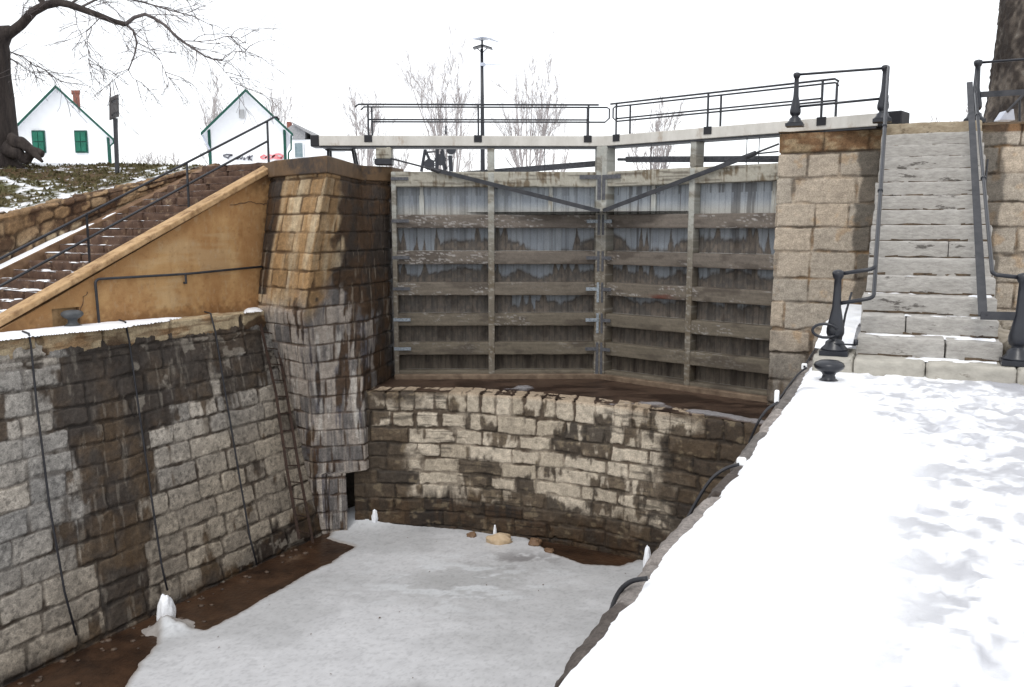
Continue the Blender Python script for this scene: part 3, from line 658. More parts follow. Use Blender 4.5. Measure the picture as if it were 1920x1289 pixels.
n1 = fbm(X * .5, Y * .9, 116, 5); n2 = fbm(X * 5, Y * 5, 117, 5); sp = fbm(X * 25, Y * 25, 118, 3)
c = mixc(np.array((.42, .42, .425)), np.array((.51, .51, .52)), sst(.35, .65, n1)) * (.88 + .24 * n2)[..., None]
pc = G(870, 1090, ZI); pud = np.exp(-(((X - pc[0]) / 1.6) ** 2 + ((Y - pc[1]) / 1.1) ** 2))
c = mixc(c, np.array((.25, .25, .245)), sst(.42, .72, pud * .5 + n2 * .4) * .45)
c = mixc(c, np.array((.62, .64, .66)), np.clip(m2 * 1.2 + m_ * .9 + sst(.55, .65, fbm(X * 2, Y * 5, 119, 4)) * pud * .8, 0, 1) * .8)
rc = G(980, 1050, ZI); c = mixc(c, np.array((.16, .15, .15)), np.exp(-(((X - rc[0]) / .8) ** 2 + ((Y - rc[1]) / .4) ** 2)) * sst(.4, .6, n2) * .8)
c = mixc(c, c * .72, sst(.60, .66, sp) * .5)
c = mixc(c, np.array((.22, .19, .165)), sst(.12, .0, sd_) * .8)
setcol(me, c, .5 + 0 * X); tag(link('ice', me, attrmat('snowy_ice', 60, .93, 1.07, .3, .006), None, True), kind='structure')

# ------------------------------------------------------------------ ice stumps, rocks
def blob(name, c, r, mat, seed, n=14, parent=None, amp=.25, taper=0):
    V = []; 
    th = np.linspace(0, math.pi, n); ph = np.linspace(0, 2 * math.pi, 2 * n, endpoint=False)
    T, Pp = np.meshgrid(th, ph, indexing='ij')
    d = np.stack((np.sin(T) * np.cos(Pp), np.sin(T) * np.sin(Pp), np.cos(T)), -1)
    k = 1 + amp * (vn3(d[..., 0] * 2 + seed, d[..., 1] * 2, d[..., 2] * 2, seed) - .5) * 2 + amp * .4 * (vn3(d[..., 0] * 6 + seed, d[..., 1] * 6, d[..., 2] * 6, seed) - .5)
    tz = 1 - taper * (d[..., 2:] + 1) / 2
    q = d * k[..., None] * np.array(r); q[..., :2] *= tz
    q = q + np.array(c)
    m_ = 2 * n; f = []
    for i in range(n - 1):
        for j in range(m_): f.append((i * m_ + j, (i + 1) * m_ + j, (i + 1) * m_ + (j + 1) % m_, i * m_ + (j + 1) % m_))
    me = mesh_np(name, q.reshape(-1, 3), np.array(f)); return link(name, me, mat, parent, True)
for (px, py, h_, w_, lab) in ((703, 976, .26, .085, 'short rounded ice stump by the culvert mouth below the dark pier'), (928, 1008, .26, .045, 'thin ice stump standing behind the broken flat rock'),
                              (1213, 1066, .42, .10, 'white ice stump nearest the snowy terrace, at the right end of the sill wall'), (312, 1160, .40, .17, 'largest white ice cone, at the foot of the long seeping wall')):
    p = G(px, py, ZI + (.16 if px == 703 else 0)); p[2] = ZI + (.16 if px == 703 else 0); p[2] -= 0; tag(blob('ice_stump', (p[0], p[1], p[2] + h_ * .35), (w_, w_, h_ * .65), M['snow'], px, n=22, taper=.45, amp=.16), lab, 'ice', 'ice stumps under the drips')
rockm = noisemat('brown_rock', (.10, .055, .03), (.24, .15, .09), 7, .6, .5, 30, c3=(.45, .36, .26), s3=3, t3=(.55, .62))
rock2 = noisemat('tan_flat_rock', (.42, .30, .18), (.58, .46, .32), 6, .8, .5, 30)
for (px, py, rx, ry, rz, mt, lab) in ((937, 1018, .27, .17, .13, rock2, 'pale tan flat rock, largest of the stones on the ice'), (885, 1007, .10, .09, .07, rockm, 'small brown rock just left of the pale flat rock'),
                                     (1003, 1022, .13, .12, .10, rockm, 'dark brown rock just right of the pale flat rock'), (773, 988, .14, .05, .04, rockm, 'low reddish rock half sunk in ice near the sill wall left end'),
                                     (1030, 1036, .09, .10, .05, rockm, 'flat brown rock at the rim of the dark pool')):
    p = G(px, py, ZI); tag(blob('rock', (p[0], p[1], ZI + rz * .4), (rx, ry, rz), mt, px, amp=.3), lab, 'rock', 'rocks below the sill wall')

rgd = np.random.RandomState(31); dm = MB()
for _ in range(34):
    q_ = G(rgd.uniform(380, 1220), rgd.uniform(1000, 1280), ZI)
    if sdf_poly(np.array([q_[0]]), np.array([q_[1]]), ip)[0] < .15: continue
    a_ = rgd.uniform(0, 3.14); l_ = rgd.uniform(.012, .03); e_ = np.array((math.cos(a_), math.sin(a_), 0)) * l_; g_ = np.array((-math.sin(a_), math.cos(a_), 0)) * l_ * rgd.uniform(.15, .5)
    z_ = ZI + .034; dm.add([(q_[0] - e_[0], q_[1] - e_[1], z_), (q_[0] + g_[0], q_[1] + g_[1], z_ + .008), (q_[0] + e_[0], q_[1] + e_[1], z_), (q_[0] - g_[0], q_[1] - g_[1], z_ + .004)], [(0, 3, 2, 1)])
tag(dm.build('leaf_litter', noisemat('dead_leaf', (.06, .035, .02), (.14, .08, .04), 9, .8, 0)), 'specks of dead leaves and twigs scattered on the grey ice', 'litter', kind='stuff')
gv, gf, gn = [], [], 0
for _ in range(46):
    t_ = rgd.rand(); b0_ = LB0 * (1 - t_) + LB1 * t_; o_ = abs(rgd.normal(0, .3)) + .05; c_ = (b0_[0] + nl[0] * o_, b0_[1] + nl[1] * o_, ZI + .005); r_ = rgd.uniform(.012, .045)
    th = np.linspace(0, math.pi, 5); ph = np.linspace(0, 2 * math.pi, 7)[:-1]; T_, P2 = np.meshgrid(th, ph, indexing='ij')
    q_ = np.stack((np.sin(T_) * np.cos(P2) * r_ * 1.3, np.sin(T_) * np.sin(P2) * r_, np.cos(T_) * r_ * .6), -1) * (1 + .25 * rgd.rand(5, 6, 1)) + np.array(c_)
    f_ = [(i * 6 + j, (i + 1) * 6 + j, (i + 1) * 6 + (j + 1) % 6, i * 6 + (j + 1) % 6) for i in range(4) for j in range(6)]
    gv.append(q_.reshape(-1, 3)); gf.append(np.array(f_) + gn); gn += 30
tag(link('gravel', mesh_np('gravel', np.concatenate(gv), np.concatenate(gf)), noisemat('wet_pebble', (.03, .02, .015), (.12, .08, .055), 5, .5, .3, 30), None, True), 'loose small stones in the brown mud along the wall foot', 'gravel', kind='stuff')

# ------------------------------------------------------------------ left stairs with stucco parapet
SA = g2(0, 628, 0); SB = g2(490, 580, 0); f2 = (SB - SA) / np.linalg.norm(SB - SA); q2 = np.array((-f2[1], f2[0]))
f3 = np.array((*f2, 0)); q3 = np.array((*q2, 0)); S0 = np.array((*SB, 0))
def st3(s, wv, z): return S0 + f3 * s + q3 * wv + up * z
tl = on(0, 610, SB, f2); tr_ = on(524, 303, SB, f2)
print('stringer', tl, tr_)
slope = (tr_[1] - tl[1]) / (tr_[0] - tl[0])
sbot = tl[0] - tl[1] / slope
par = thing('parapet_wall', 'triangular tan stucco wall of the left stairs with a small square niche', 'wall', st3(sbot, 0, 0))
# face with a niche cut out: polygon pieces
n0 = on(97, 580, SB, f2); n1_ = on(148, 576, SB, f2); n2_ = on(148, 612, SB, f2); 
ns0, ns1, nz1 = n0[0], n1_[0], n1_[1]
er = [on(a, b, SB, f2) for a, b in ((519, 318), (507, 430), (489, 575))]
TH_ = .30
def zt(s): return tl[1] + (s - tl[0]) * slope
mb = MB()
mb.prism([st3(sbot, 0, -.05), st3(ns0, 0, -.05), st3(ns0, 0, zt(ns0) - .10), st3(sbot, 0, -.04)], q3 * TH_)
mb.prism([st3(ns0, 0, nz1), st3(ns1, 0, nz1), st3(ns1, 0, zt(ns1) - .1), st3(ns0, 0, zt(ns0) - .1)], q3 * TH_)
mb.prism([st3(ns1, 0, -.05), st3(er[2][0], 0, -.05), st3(er[1][0], 0, er[1][1]), st3(er[0][0], 0, zt(er[0][0]) - .1), st3(ns1, 0, zt(ns1) - .1)], q3 * TH_)
mb.build('wall_core', M['stucco'], par)
Pz = np.array([(sbot, -.03), (er[2][0], -.03), (er[1][0], er[1][1]), (er[0][0], zt(er[0][0]) - .11), (sbot + .1, -.03)])
S_, Z_ = np.meshgrid(np.arange(sbot, er[0][0] + .1, .016), np.arange(-.03, ZL + .1, .016))
sd0 = sdf_poly(S_, Z_, Pz); hole = (S_ > ns0) & (S_ < ns1) & (Z_ < nz1)
f_ = gridfaces(S_.shape[1], S_.shape[0]); kp = ((sd0 > -.012) & ~hole).ravel()[f_].all(1)
a1 = fbm(S_ * 1.1, Z_ * 1.1, 401, 5); a2 = fbm(S_ * 5, Z_ * 1.3, 402, 5); a3_ = fbm(S_ * 14, Z_ * 14, 403, 4); a4 = fbm(S_ * 1.2, Z_ * 9, 404, 4); dt = zt(S_) - .1 - Z_
c = mixc(srgb(160, 120, 78), srgb(182, 146, 100), sst(.3, .7, a1 * .7 + a3_ * .3)); c = mixc(c, srgb(140, 98, 58), sst(.48, .68, a2 * .5 + a1 * .5) * .55)
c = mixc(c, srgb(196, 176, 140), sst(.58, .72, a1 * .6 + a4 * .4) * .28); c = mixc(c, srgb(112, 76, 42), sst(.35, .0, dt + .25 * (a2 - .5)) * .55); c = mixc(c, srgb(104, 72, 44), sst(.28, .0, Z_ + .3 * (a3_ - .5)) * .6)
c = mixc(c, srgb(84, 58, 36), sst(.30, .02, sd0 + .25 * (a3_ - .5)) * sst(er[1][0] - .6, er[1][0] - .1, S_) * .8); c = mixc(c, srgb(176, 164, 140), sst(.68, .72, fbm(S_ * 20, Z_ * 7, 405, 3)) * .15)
c = mixc(c, srgb(100, 70, 44), sst(.70, .74, fbm(S_ * 18, Z_ * 18, 406, 3)) * .2)
hh_ = -.006 - .006 * (a1 - .5) - .004 * (a3_ - .5)
P_ = S0 + S_[..., None] * f3 + hh_[..., None] * q3; P_[..., 2] = Z_
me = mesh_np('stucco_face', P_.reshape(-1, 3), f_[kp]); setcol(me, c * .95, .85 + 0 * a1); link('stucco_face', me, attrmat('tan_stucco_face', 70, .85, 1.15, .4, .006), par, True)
mb = MB(); mb.prism([st3(ns0, .10, -.05), st3(ns1, .10, -.05), st3(ns1, .10, nz1), st3(ns0, .10, nz1)], q3 * .05); mb.build('niche_panel', M['stucco2'], par)
mb = MB()
sE = er[0][0] + .05
mb.prism([st3(sbot, -.03, -.02), st3(sE, -.03, zt(sE) - .12), st3(sE, -.03, zt(sE)), st3(sbot, -.03, .08)], q3 * (TH_ + .04))
mb.build('coping', M['stucco2'], par, bevel=.02)
# crack lines in the stucco: thin raised mortar repair? no, dark shrinkage cracks
mb = MB(); rg = random.Random(5)
def crack(pts):
    P = []
    for (a, b), (c_, d_) in zip(pts[:-1], pts[1:]):
        for t in np.linspace(0, 1, 7)[:-1]:
            P.append((a + (c_ - a) * t + rg.uniform(-2, 2), b + (d_ - b) * t + rg.uniform(-1.5, 1.5)))
    for i in range(len(P) - 1):
        s0, z0 = on(*P[i], SB, f2); s1_, z1_ = on(*P[i + 1], SB, f2); mb.bar(st3(s0, -.012, z0), st3(s1_, -.012, z1_), .004, .008 + rg.random() * .006)
crack([(430, 384), (470, 379), (492, 384), (508, 380)]); crack([(150, 595), (155, 560), (165, 545)])
mb.build('crack', M['steps'], par)
lst = thing('brown_stairs', 'long flight of brown sandstone steps with snow dusting beside the tan stucco wall', 'stairs', st3(-4, 1.2, 0))
WS = 2.05; NS = 20
zb0 = 0.0; topz = ZL
s_top = tl[0] + (topz + .10 - tl[1]) / slope
rh = topz / NS; tr = (rh / slope)
snow_mb = MB(); rg = random.Random(4)
ext_steps = 0
for k in range(NS):
    s0 = s_top - (NS - k) * tr; 
    bl = []; cuts = [TH_ + .0] + sorted(rg.uniform(TH_ + .4, TH_ + WS - .4) for _ in range(rg.choice((1, 2)))) + [TH_ + WS]
    for a, b in zip(cuts[:-1], cuts[1:]):
        dz = rg.uniform(-.008, .008)
        bl.append((st3(s0 + rg.uniform(-.012, .012), a + .006, k * rh - .10), f3 * (tr + .1), q3 * (b - a - .012), up * (rh + .1 + dz)))
    block_obj('step', bl, M['steps'], lst, .035, .010, 500 + 11 * k, .03)
mb = MB(); mb.prism([st3(s_top - NS * tr + .08, TH_, -.1), st3(s_top + 1, TH_, -.1), st3(s_top + 1, TH_, topz - .04), st3(s_top, TH_, topz - .04)], q3 * WS); mb.build('core', M['steps'], lst)
# kerb ramp on the far side of the flight
mb = MB(); kz = .16
mb.prism([st3(s_top - NS * tr - .3, TH_ + WS, -.2), st3(s_top + .1, TH_ + WS, topz - .5), st3(s_top + .1, TH_ + WS, topz + kz * .4), st3(s_top - NS * tr - .3, TH_ + WS, kz)], q3 * .28)
mb.build('kerb', noisemat('brown_kerb', (.10, .055, .03), (.24, .15, .09), 5, .85, .5, 30), lst, bevel=.015)
# retaining wall behind
WR = TH_ + WS + .28
RP = (S0 + q3 * WR)[:2]
ra = on(0, 404, RP, f2); rb_ = on(300, 334, RP, f2); rc_ = on(400, 309, RP, f2)
print('retaining', ra, rb_, rc_, 's_top', s_top)
ret = thing('retaining_wall', 'rough tan stone retaining wall between the brown steps and the grassy bank', 'stone wall', st3(ra[0], WR, 0))
def c_ret(A):
    U, V, j, rb = A['U'], A['V'], A['joint'], A['rb']
    n4 = fbm(U * 16, V * 16, 124, 4); n2 = fbm(U * 2.5, V * 2.5, 125, 5)
    c = mixc(srgb(136, 112, 84), srgb(176, 158, 130), rb[..., 4]) * (.55 + .9 * n4)[..., None]
    tp_ = sst(V[-1, 0] - .85, V[-1, 0] - .7, V)
    c = mixc(c, srgb(140, 108, 74) * (.55 + .9 * n4)[..., None], tp_ * .6)
    dk = sst(.52, .60, n2 + .12 * (rb[..., 3] - .5))
    c = mixc(c, srgb(74, 50, 34) * (.55 + .9 * n4)[..., None], dk * .85)
    c = mixc(c, srgb(56, 40, 30), j * .8)
    return c * .85, .85 - .1 * dk
sl_ = ra[0] - 4.0; ztop = lambda s: np.interp(s, [sl_, ra[0], rb_[0], rc_[0], s_top + 1.2], [ra[1] - .9, ra[1], rb_[1], rc_[1], rc_[1] + .03])
ss = np.linspace(sl_, s_top + 1.2, 24)
def rz_(s): return float(ztop(s))
kb = lambda s: max(-.1, (s - (s_top - NS * tr)) * slope - .15)
rows = [[st3(s, WR, min(kb(s), rz_(s) - .35)) for s in ss], [st3(s, WR, rz_(s) - .05) for s in ss], [st3(s, WR + .06, rz_(s)) for s in ss], [st3(s, WR + .35, rz_(s) + .01) for s in ss]]
masonry('masonry', rows, .02, [0, .22, .42, .62, .82, 1.02, 1.22, 1.42, 3.0], (.22, .5), c_ret, 121, ret, jd=.035, off=.03, rough=.03, warp=.045, wave=.15, jw=.016, rr=.07)

# ------------------------------------------------------------------ grassy bank and upper ground
zfar = 3.15
Ss, Ww = np.meshgrid(lin(sl_ - 8, 26, 420), np.r_[lin(.3, 6, 160), lin(6.1, 40, 60)])
zw = np.interp(Ss, [sl_ - 8, sl_, ra[0], rb_[0], rc_[0], s_top + 1.2], [ra[1] - 1.6, ra[1] - .9, ra[1], rb_[1], rc_[1], ZL - .02])
rise = sst(0, 5.5, Ww)
gz = zw * (1 - rise) + np.maximum(3.12, zw) * rise + np.clip(Ww - 6, 0, 14) * .004 + .05 * (fbm(Ss * .7, Ww * .7, 131, 4) - .5) + .035 * (fbm(Ss * 4, Ww * 4, 132, 4) - .5)
gz = np.where(Ss > s_top + 1.2, np.minimum(gz, ZL - .02 + np.clip(Ww - .5, 0, 30) * .02 + .02 * (fbm(Ss, Ww, 133) - .5)), gz)
P = S0 + Ss[..., None] * f3 + (Ww + WR)[..., None] * q3; P[..., 2] = gz
me = mesh_np('grass_bank', P.reshape(-1, 3), gridfaces(Ss.shape[1], Ss.shape[0]))
n1 = fbm(Ss * 1.0, Ww * 1.0, 134, 5); n2 = fbm(Ss * 7, Ww * 7, 135, 5); n3 = fbm(Ss * 30, Ww * 30, 136, 3)
c = mixc(srgb(84, 66, 42), srgb(84, 82, 48), sst(.4, .6, n1)) * (.4 + 1.2 * n3)[..., None]
sn = sst(.535, .60, n2 * .5 + n1 * .4 + .1 * n3 + .55 * sst(3.6, 5.5, Ww) + .16 * sst(ra[0] + 1.2, ra[0] - .5, Ss) * sst(.0, .3, Ww) * sst(1.2, .5, Ww) + .05 * sst(2.2, 3.2, Ww) - .0 + 1.0 * (Ss > s_top + 1.6))
sn = np.maximum(sn, sst(.3, .0, Ww - .3) * .3)
c = mixc(c, np.array((.82, .83, .86)), sn)
P[..., 2] += sn * .015
setcol(me, c, .9 - .2 * sn); tag(link('grass_bank', me, attrmat('grass_and_snow', 40, .75, 1.25, .8, .04), None, True), kind='structure')
# far snowy ground, in strips either side of the upper canal and beyond
gm = MB()
bl0 = D + np.array((.1, .8)); 
def pt(p, z): return (float(p[0]), float(p[1]), z)
tl_end = S0 + f3 * (s_top - .0) ; 
L0 = bl0 + ax * 60; Rt0 = O + ex * .1 + ax * 1.6; R1 = Rt0 + ax * 60
gm.add([pt(st3(s_top + 1.0, .3, 0), ZL - .05), pt(AT + Bk * .5, ZL - .05), pt(D + np.array((.05, .6)), ZL - .05), pt(L0, ZL - .05), pt(st3(60, 8, 0), ZL - .05), pt(st3(s_top + 1.6, 4, 0), ZL - .05)], [(0, 1, 2, 3, 4, 5)])
gm.add([pt(O + ex * .1 + ax * 2.4, ZT - .03), pt(O + ex * 60 + ax * 2.4, ZT - .03), pt(O + ex * 60 + ax * 90, ZT - .03), pt(R1, ZT - .03)], [(0, 1, 2, 3)])
gm.add([(-1500, 80, 2.4), (1500, 80, 2.4), (1500, 1500, 2.4), (-1500, 1500, 2.4)], [(0, 1, 2, 3)])
gm.add([(-1500, -300, 2.2), (-32, -300, 2.2), (-32, 80, 2.4), (-1500, 80, 2.4)], [(0, 1, 2, 3)])
tag(gm.build('ground', M['snow']), kind='structure')
wm = MB(); wm.add([pt(D + np.array((0, .6)), 1.9), pt(O + ax * 1.2 + ex * .4, 1.9), pt(R1 + ex * .4, 1.9), pt(L0 - ex * .4, 1.9)], [(0, 1, 2, 3)])
tag(wm.build('canal_water', noisemat('frozen_canal', (.5, .52, .54), (.65, .67, .69), 2, .4, .1, 10)), kind='structure')

# ------------------------------------------------------------------ the two lock gates
def zy(py): return float(Zd(925, py, 18.05)[2])
APX = np.array((1.93, 18.13))
GR = np.array((4.95, 15.50))
RAILS = [(zy(351), zy(323)), (zy(428), zy(403)), (zy(496), zy(471)), (zy(554), zy(529)), (zy(611), zy(587)), (zy(665), zy(641)), (zy(704), zy(693))]
def leaf(hinge, right):
    d = (hinge - APX); L_ = np.linalg.norm(d); d = d / L_; d3_ = np.array((*d, 0))
    n = np.array((d[1], -d[0])); n = n if n[1] < 0 else -n; n3 = np.array((*n, 0)); A3 = np.array((*APX, 0))
    lab = ('right leaf of the mitre gates, seen at a slant beside the cream pier' if right else 'left leaf of the mitre gates, facing square on beside the dark pier')
    g = thing('lock_gate', lab, 'lock gate', A3 + up * ZA, 'mitre gate leaves')
    def pt3(s, z, o=0): return A3 + d3_ * s + n3 * o + up * z
    def S(px, py=400): return on(px, py, APX, d)[0]
    def ZZ(px, py): return on(px, py, APX, d)[1]
    zb, ztp = RAILS[-1][0], RAILS[0][1]
    beamz0, beamz1 = 3.235, 3.44
    if right: ms0, ms1 = S(1309), S(1298); ms0, ms1 = min(ms0, ms1), max(ms0, ms1)
    else: ms0, ms1 = sorted((S(915), S(927)))
    if right:                                     # the leaf closes against the flank of the pier
        Mx = np.array(((d[0], -ax[0]), (d[1], -ax[1]))); sol = np.linalg.solve(Mx, O - APX - n * .17); print('gate end', sol, L_); L_ = float(sol[0]) + .12
    # planking: fine grid with board grooves and tide marks of dried mud
    res = .013; us = np.arange(.02, L_, res); vs_ = np.arange(zb, ztp - .05, res); U, V = np.meshgrid(us, vs_)
    rng = np.random.RandomState(7 + right); be = [0]
    while be[-1] < L_ + .3: be.append(be[-1] + rng.uniform(.11, .17))
    be = np.array(be); bi = np.searchsorted(be, U) - 1; dd = np.minimum(U - be[bi], be[np.clip(bi + 1, 0, len(be) - 1)] - U)
    gro = 1 - sst(.004, .012, dd); fb = (U - be[bi]) / (be[np.clip(bi + 1, 0, len(be) - 1)] - be[bi])
    hgt = -.006 * gro + .002 * (fbm(U * 40, V * 3, 141, 3) - .5)
    rbd = rng.rand(len(be) + 2, 4)[bi]
    prog = np.zeros_like(U); fz = np.zeros_like(U)
    for i in range(len(RAILS) - 1):
        lo_, hi_ = RAILS[i + 1][1], RAILS[i][0]; m_ = (V >= lo_) & (V <= hi_); fz[m_] = (V[m_] - lo_) / (hi_ - lo_); prog[m_] = i
    lvl = np.array((.03, .40, .66, .92, 1.35, 1.5, 1.5))[prog.astype(int)] + (.12 if right else 0) * (prog > 0)
    sc = fbm(U * 3.2, prog * 7.7, 142, 4); sc2 = fbm(U * 16, V * 9, 143, 4)
    side = 4 * (fb - .5) ** 2
    si = np.where(fb < .5, bi, bi + 1); hs = rng.rand(len(be) + 3, 8)
    hk = hs[si, prog.astype(int)]; base_l = np.array((-.2, .22, .50, .86, 1.3, 1.5, 1.5))[prog.astype(int)] + (.10 if right else 0) * (prog > 0)
    big_ = fbm(U * 1.3, prog * 5.3, 144, 3)
    lev = base_l + (big_ - .5) * 1.7 * (prog > 0) + np.exp(-dd / .04) * np.where(hk > .78, hk * 1.1, .04) * (prog > 0) + .16 * (sc2 - .5) + .10 * (sc - .5) + .12 * (hs[bi, 7] - .5)
    if not right: lev = np.where((prog == 3) & (U < S(960)) & (U > S(1005)), lev - .5, lev); lev = np.where((prog == 3) & (U > S(920)), lev + .5, lev)
    mud = sst(-.20, .10, lev - fz)
    drip = sst(.60, .68, fbm(U * 12, V * .5 + prog * 0, 145, 4) + .10 * (fz > .7) * (prog == 0)) * (.7 if right else .35)
    paint_ = mixc(srgb(146, 153, 162), srgb(172, 177, 181), rbd[..., 2] * .4 + .4 * fz) * (.85 + .3 * fbm(U * 30, V * 6, 149, 4))[..., None]
    paint_ = mixc(paint_, srgb(196, 188, 170), sst(.5, .0, fz) * .5 * (prog == 0))
    paint_ = paint_ * (1 - .28 * (prog > 0))[..., None]
    mudc = mixc(srgb(92, 86, 80), srgb(112, 102, 92), sst(.35, .65, sc2)) ; mudc = mixc(mudc, srgb(88, 77, 62), np.clip((prog - 3) / 3, 0, 1))
    mudc = mudc * (.7 + .6 * fbm(U * 30, V * 5, 146, 4))[..., None]
    edge_ = np.exp(-((lev - fz) / .07) ** 2) * .7
    dkst = sst(.5, .7, fbm(U * 9, V * 1.1, 147, 4)) * sst(3.5, 4.5, prog + .0 * U) * .6 + .45 * sst(.55, .7, fbm(U * 5, V * 3, 148, 4)) * mud
    c = mixc(paint_, mudc, mud * .95); c = mixc(c, srgb(58, 54, 52), edge_ * (prog < 4) * sst(.3, .6, sc2)); c = mixc(c, srgb(52, 44, 38), np.clip(drip * (1 - .5 * mud) + dkst, 0, 1) * .8)
    c = mixc(c, c * .62, gro * .7)
    Pq = A3 + U[..., None] * d3_ + (hgt - .10)[..., None] * n3; Pq[..., 2] += V
    me = mesh_np('planking', Pq.reshape(-1, 3), gridfaces(len(us), len(vs_), not right)); setcol(me, c * .88, .75 + 0 * U)
    pk = link('planking', me, M['timber'], g, True)
    mb = MB(); mb.box(pt3(.02, zb, -.115), d3_ * (L_ - .02), -n3 * .05, up * (ztp - zb)); mb.build('backing', M['paint'], g)
    # framing timbers, each a grid-faced box with worn paint
    def timber(name, s0, s1_, z0, z1_, o0, o1, kind, seed, label=None):
        res = .02 if kind == 'rail' else .025
        V_, F_ = [], []; base_ = pt3(s0, z0, o0); a = d3_ * (s1_ - s0); b = n3 * (o1 - o0); c_ = up * (z1_ - z0)
        W_, Fx = rough_block(base_, a, b, c_, res, .002, seed, .010)
        loc = W_ - A3; u_ = loc @ d3_; v_ = loc[:, 2]; w_ = loc @ n3
        if np.dot(np.cross(a, b), c_) < 0: Fx = Fx[:, ::-1]
        me = mesh_np(name, W_, Fx)
        gr = fbm(u_ * (2.5 if kind == 'rail' else 22), v_ * (45 if kind == 'rail' else 3), seed, 5)
        n1 = fbm(u_ * 1.7, v_ * 5, seed + 3, 5); fl = fbm(u_ * 13, v_ * 70, seed + 4, 4); n1b = fbm(u_ * 1.1, v_ * 3, seed + 5, 4)
        hz = np.clip((v_ - ZA) / 4.3, 0, 1)
        if kind == 'top':
            c = mixc(srgb(150, 145, 132), srgb(178, 174, 162), gr); c = mixc(c, srgb(92, 76, 54), sst(.50, .64, gr * .55 + n1 * .45) * .85); c = mixc(c, srgb(54, 42, 32), sst(.62, .70, fbm(u_ * 1.5, v_ * 40, seed + 7, 3)) * .6)
        elif kind == 'rail':
            top_ = mixc(srgb(92, 85, 79), srgb(120, 111, 102), gr); low_ = mixc(srgb(90, 83, 72), srgb(118, 109, 95), gr)
            c = mixc(low_, top_, sst(.2, .7, hz))
            c = mixc(c, srgb(64, 56, 50), sst(.5, .66, n1) * .55)
            c = mixc(c, srgb(166, 162, 158), sst(.60, .68, fl) * sst(.50, .62, n1b + .10 * sst(.3, .8, hz)) * .75 * sst(.05, .35, hz))
            if right and seed % 10 == 3: c = mixc(c, srgb(96, 56, 46), np.exp(-((u_ - 1.45) / .3) ** 2) * sst(.4, .55, n1) * .9)
        else:
            pt_ = mixc(srgb(150, 152, 148), srgb(174, 173, 164), gr); md = mixc(srgb(104, 98, 88), srgb(128, 119, 106), gr)
            c = mixc(md, pt_, sst(.55, .80, hz + (n1 - .5) * .6)); c = mixc(c, srgb(92, 80, 62), sst(.50, .64, n1) * .6); c = mixc(c, srgb(165, 162, 155), sst(.62, .68, fl) * .5)
        c = c * (.82 + .36 * fbm(u_ * 30, v_ * 30, seed + 9, 3))[..., None]
        setcol(me, c * .92, .75 + 0 * u_); o = link(name, me, M['timber'], g, True)
        if label: o['label'] = label
        return o
    for i, (z0, z1_) in enumerate(RAILS):
        timber('top_rail' if i == 0 else 'rail', .13, L_ - .0, z0 + .002 * i, z1_, -.09, .145 if i else .16, 'top' if i == 0 else 'rail', 210 + 10 * right + i)
    timber('stile', ms0, ms1, zb + .03, ztp - .01, -.08, .165, 'stile', 241 + right)
    if not right: timber('stile', L_ - .10, L_ - .002, zb, ztp - .004, -.08, .172, 'stile', 251 + right)
    timber('mitre_post', .004, .19, zb - .02, beamz0 + .0, -.12, .20, 'stile', 261 + right)
    timber('gate_post', ms0 - .005, ms1 + .005, ztp + .002, beamz0, -.17, .15, 'stile', 271 + right)
    if not right:
        s_a, s_b = sorted((S(708), S(737)))
        timber('heel_post', L_ - .02, L_ + .30, 2.98, beamz0, -.15, .17, 'top', 281)
        mb = MB(); mb.box(pt3(L_ - .03, 2.86, -.17), d3_ * .36, n3 * .36, up * .12); mb.build('collar', M['iron2'], g, bevel=.01)
    # balance beam
    se = S(600, 270) if not right else S(1657, 205)
    sc_ = S(584, 270) if not right else S(1702, 203)
    mb = MB(); mb.box(pt3(.0, beamz0 + .0, -.19), d3_ * se, n3 * .38, up * (beamz1 - beamz0)); bm_ = mb.build('balance_beam', M['beam'], g, bevel=.012)
    mb = MB(); mb.box(pt3(se - .02, beamz0 - .02, -.21), d3_ * (sc_ - se), n3 * .42, up * (beamz1 - beamz0 + .03)); mb.build('end_cap', M['black'], g, bevel=.02)
    mb = MB(); mb.box(pt3(.15, beamz0 - .035, -.17), d3_ * (se - .2), n3 * .34, up * .03); mb.build('beam_strap', M['iron2'], g)
    # handrails: one on each side of the beam
    topz_, midz = 3.44 + (.62 if not right else .62), 3.44 + .29
    def zt_(px, py): return on(px, py, APX, d)[1]
    if not right: cfg = [(.19, (691, 897, 1103), 203, 228.5, 1122, 667, 0), (-.19, (698, 904, 1101), 209, 235, 1142, 678, 1)]
    else: cfg = [(.19, (1155, 1326, 1538), 189, 216, 1144, 1568, 0), (-.19, (1181, 1350, 1565), 196, 222, 1149, 1568, 1)]
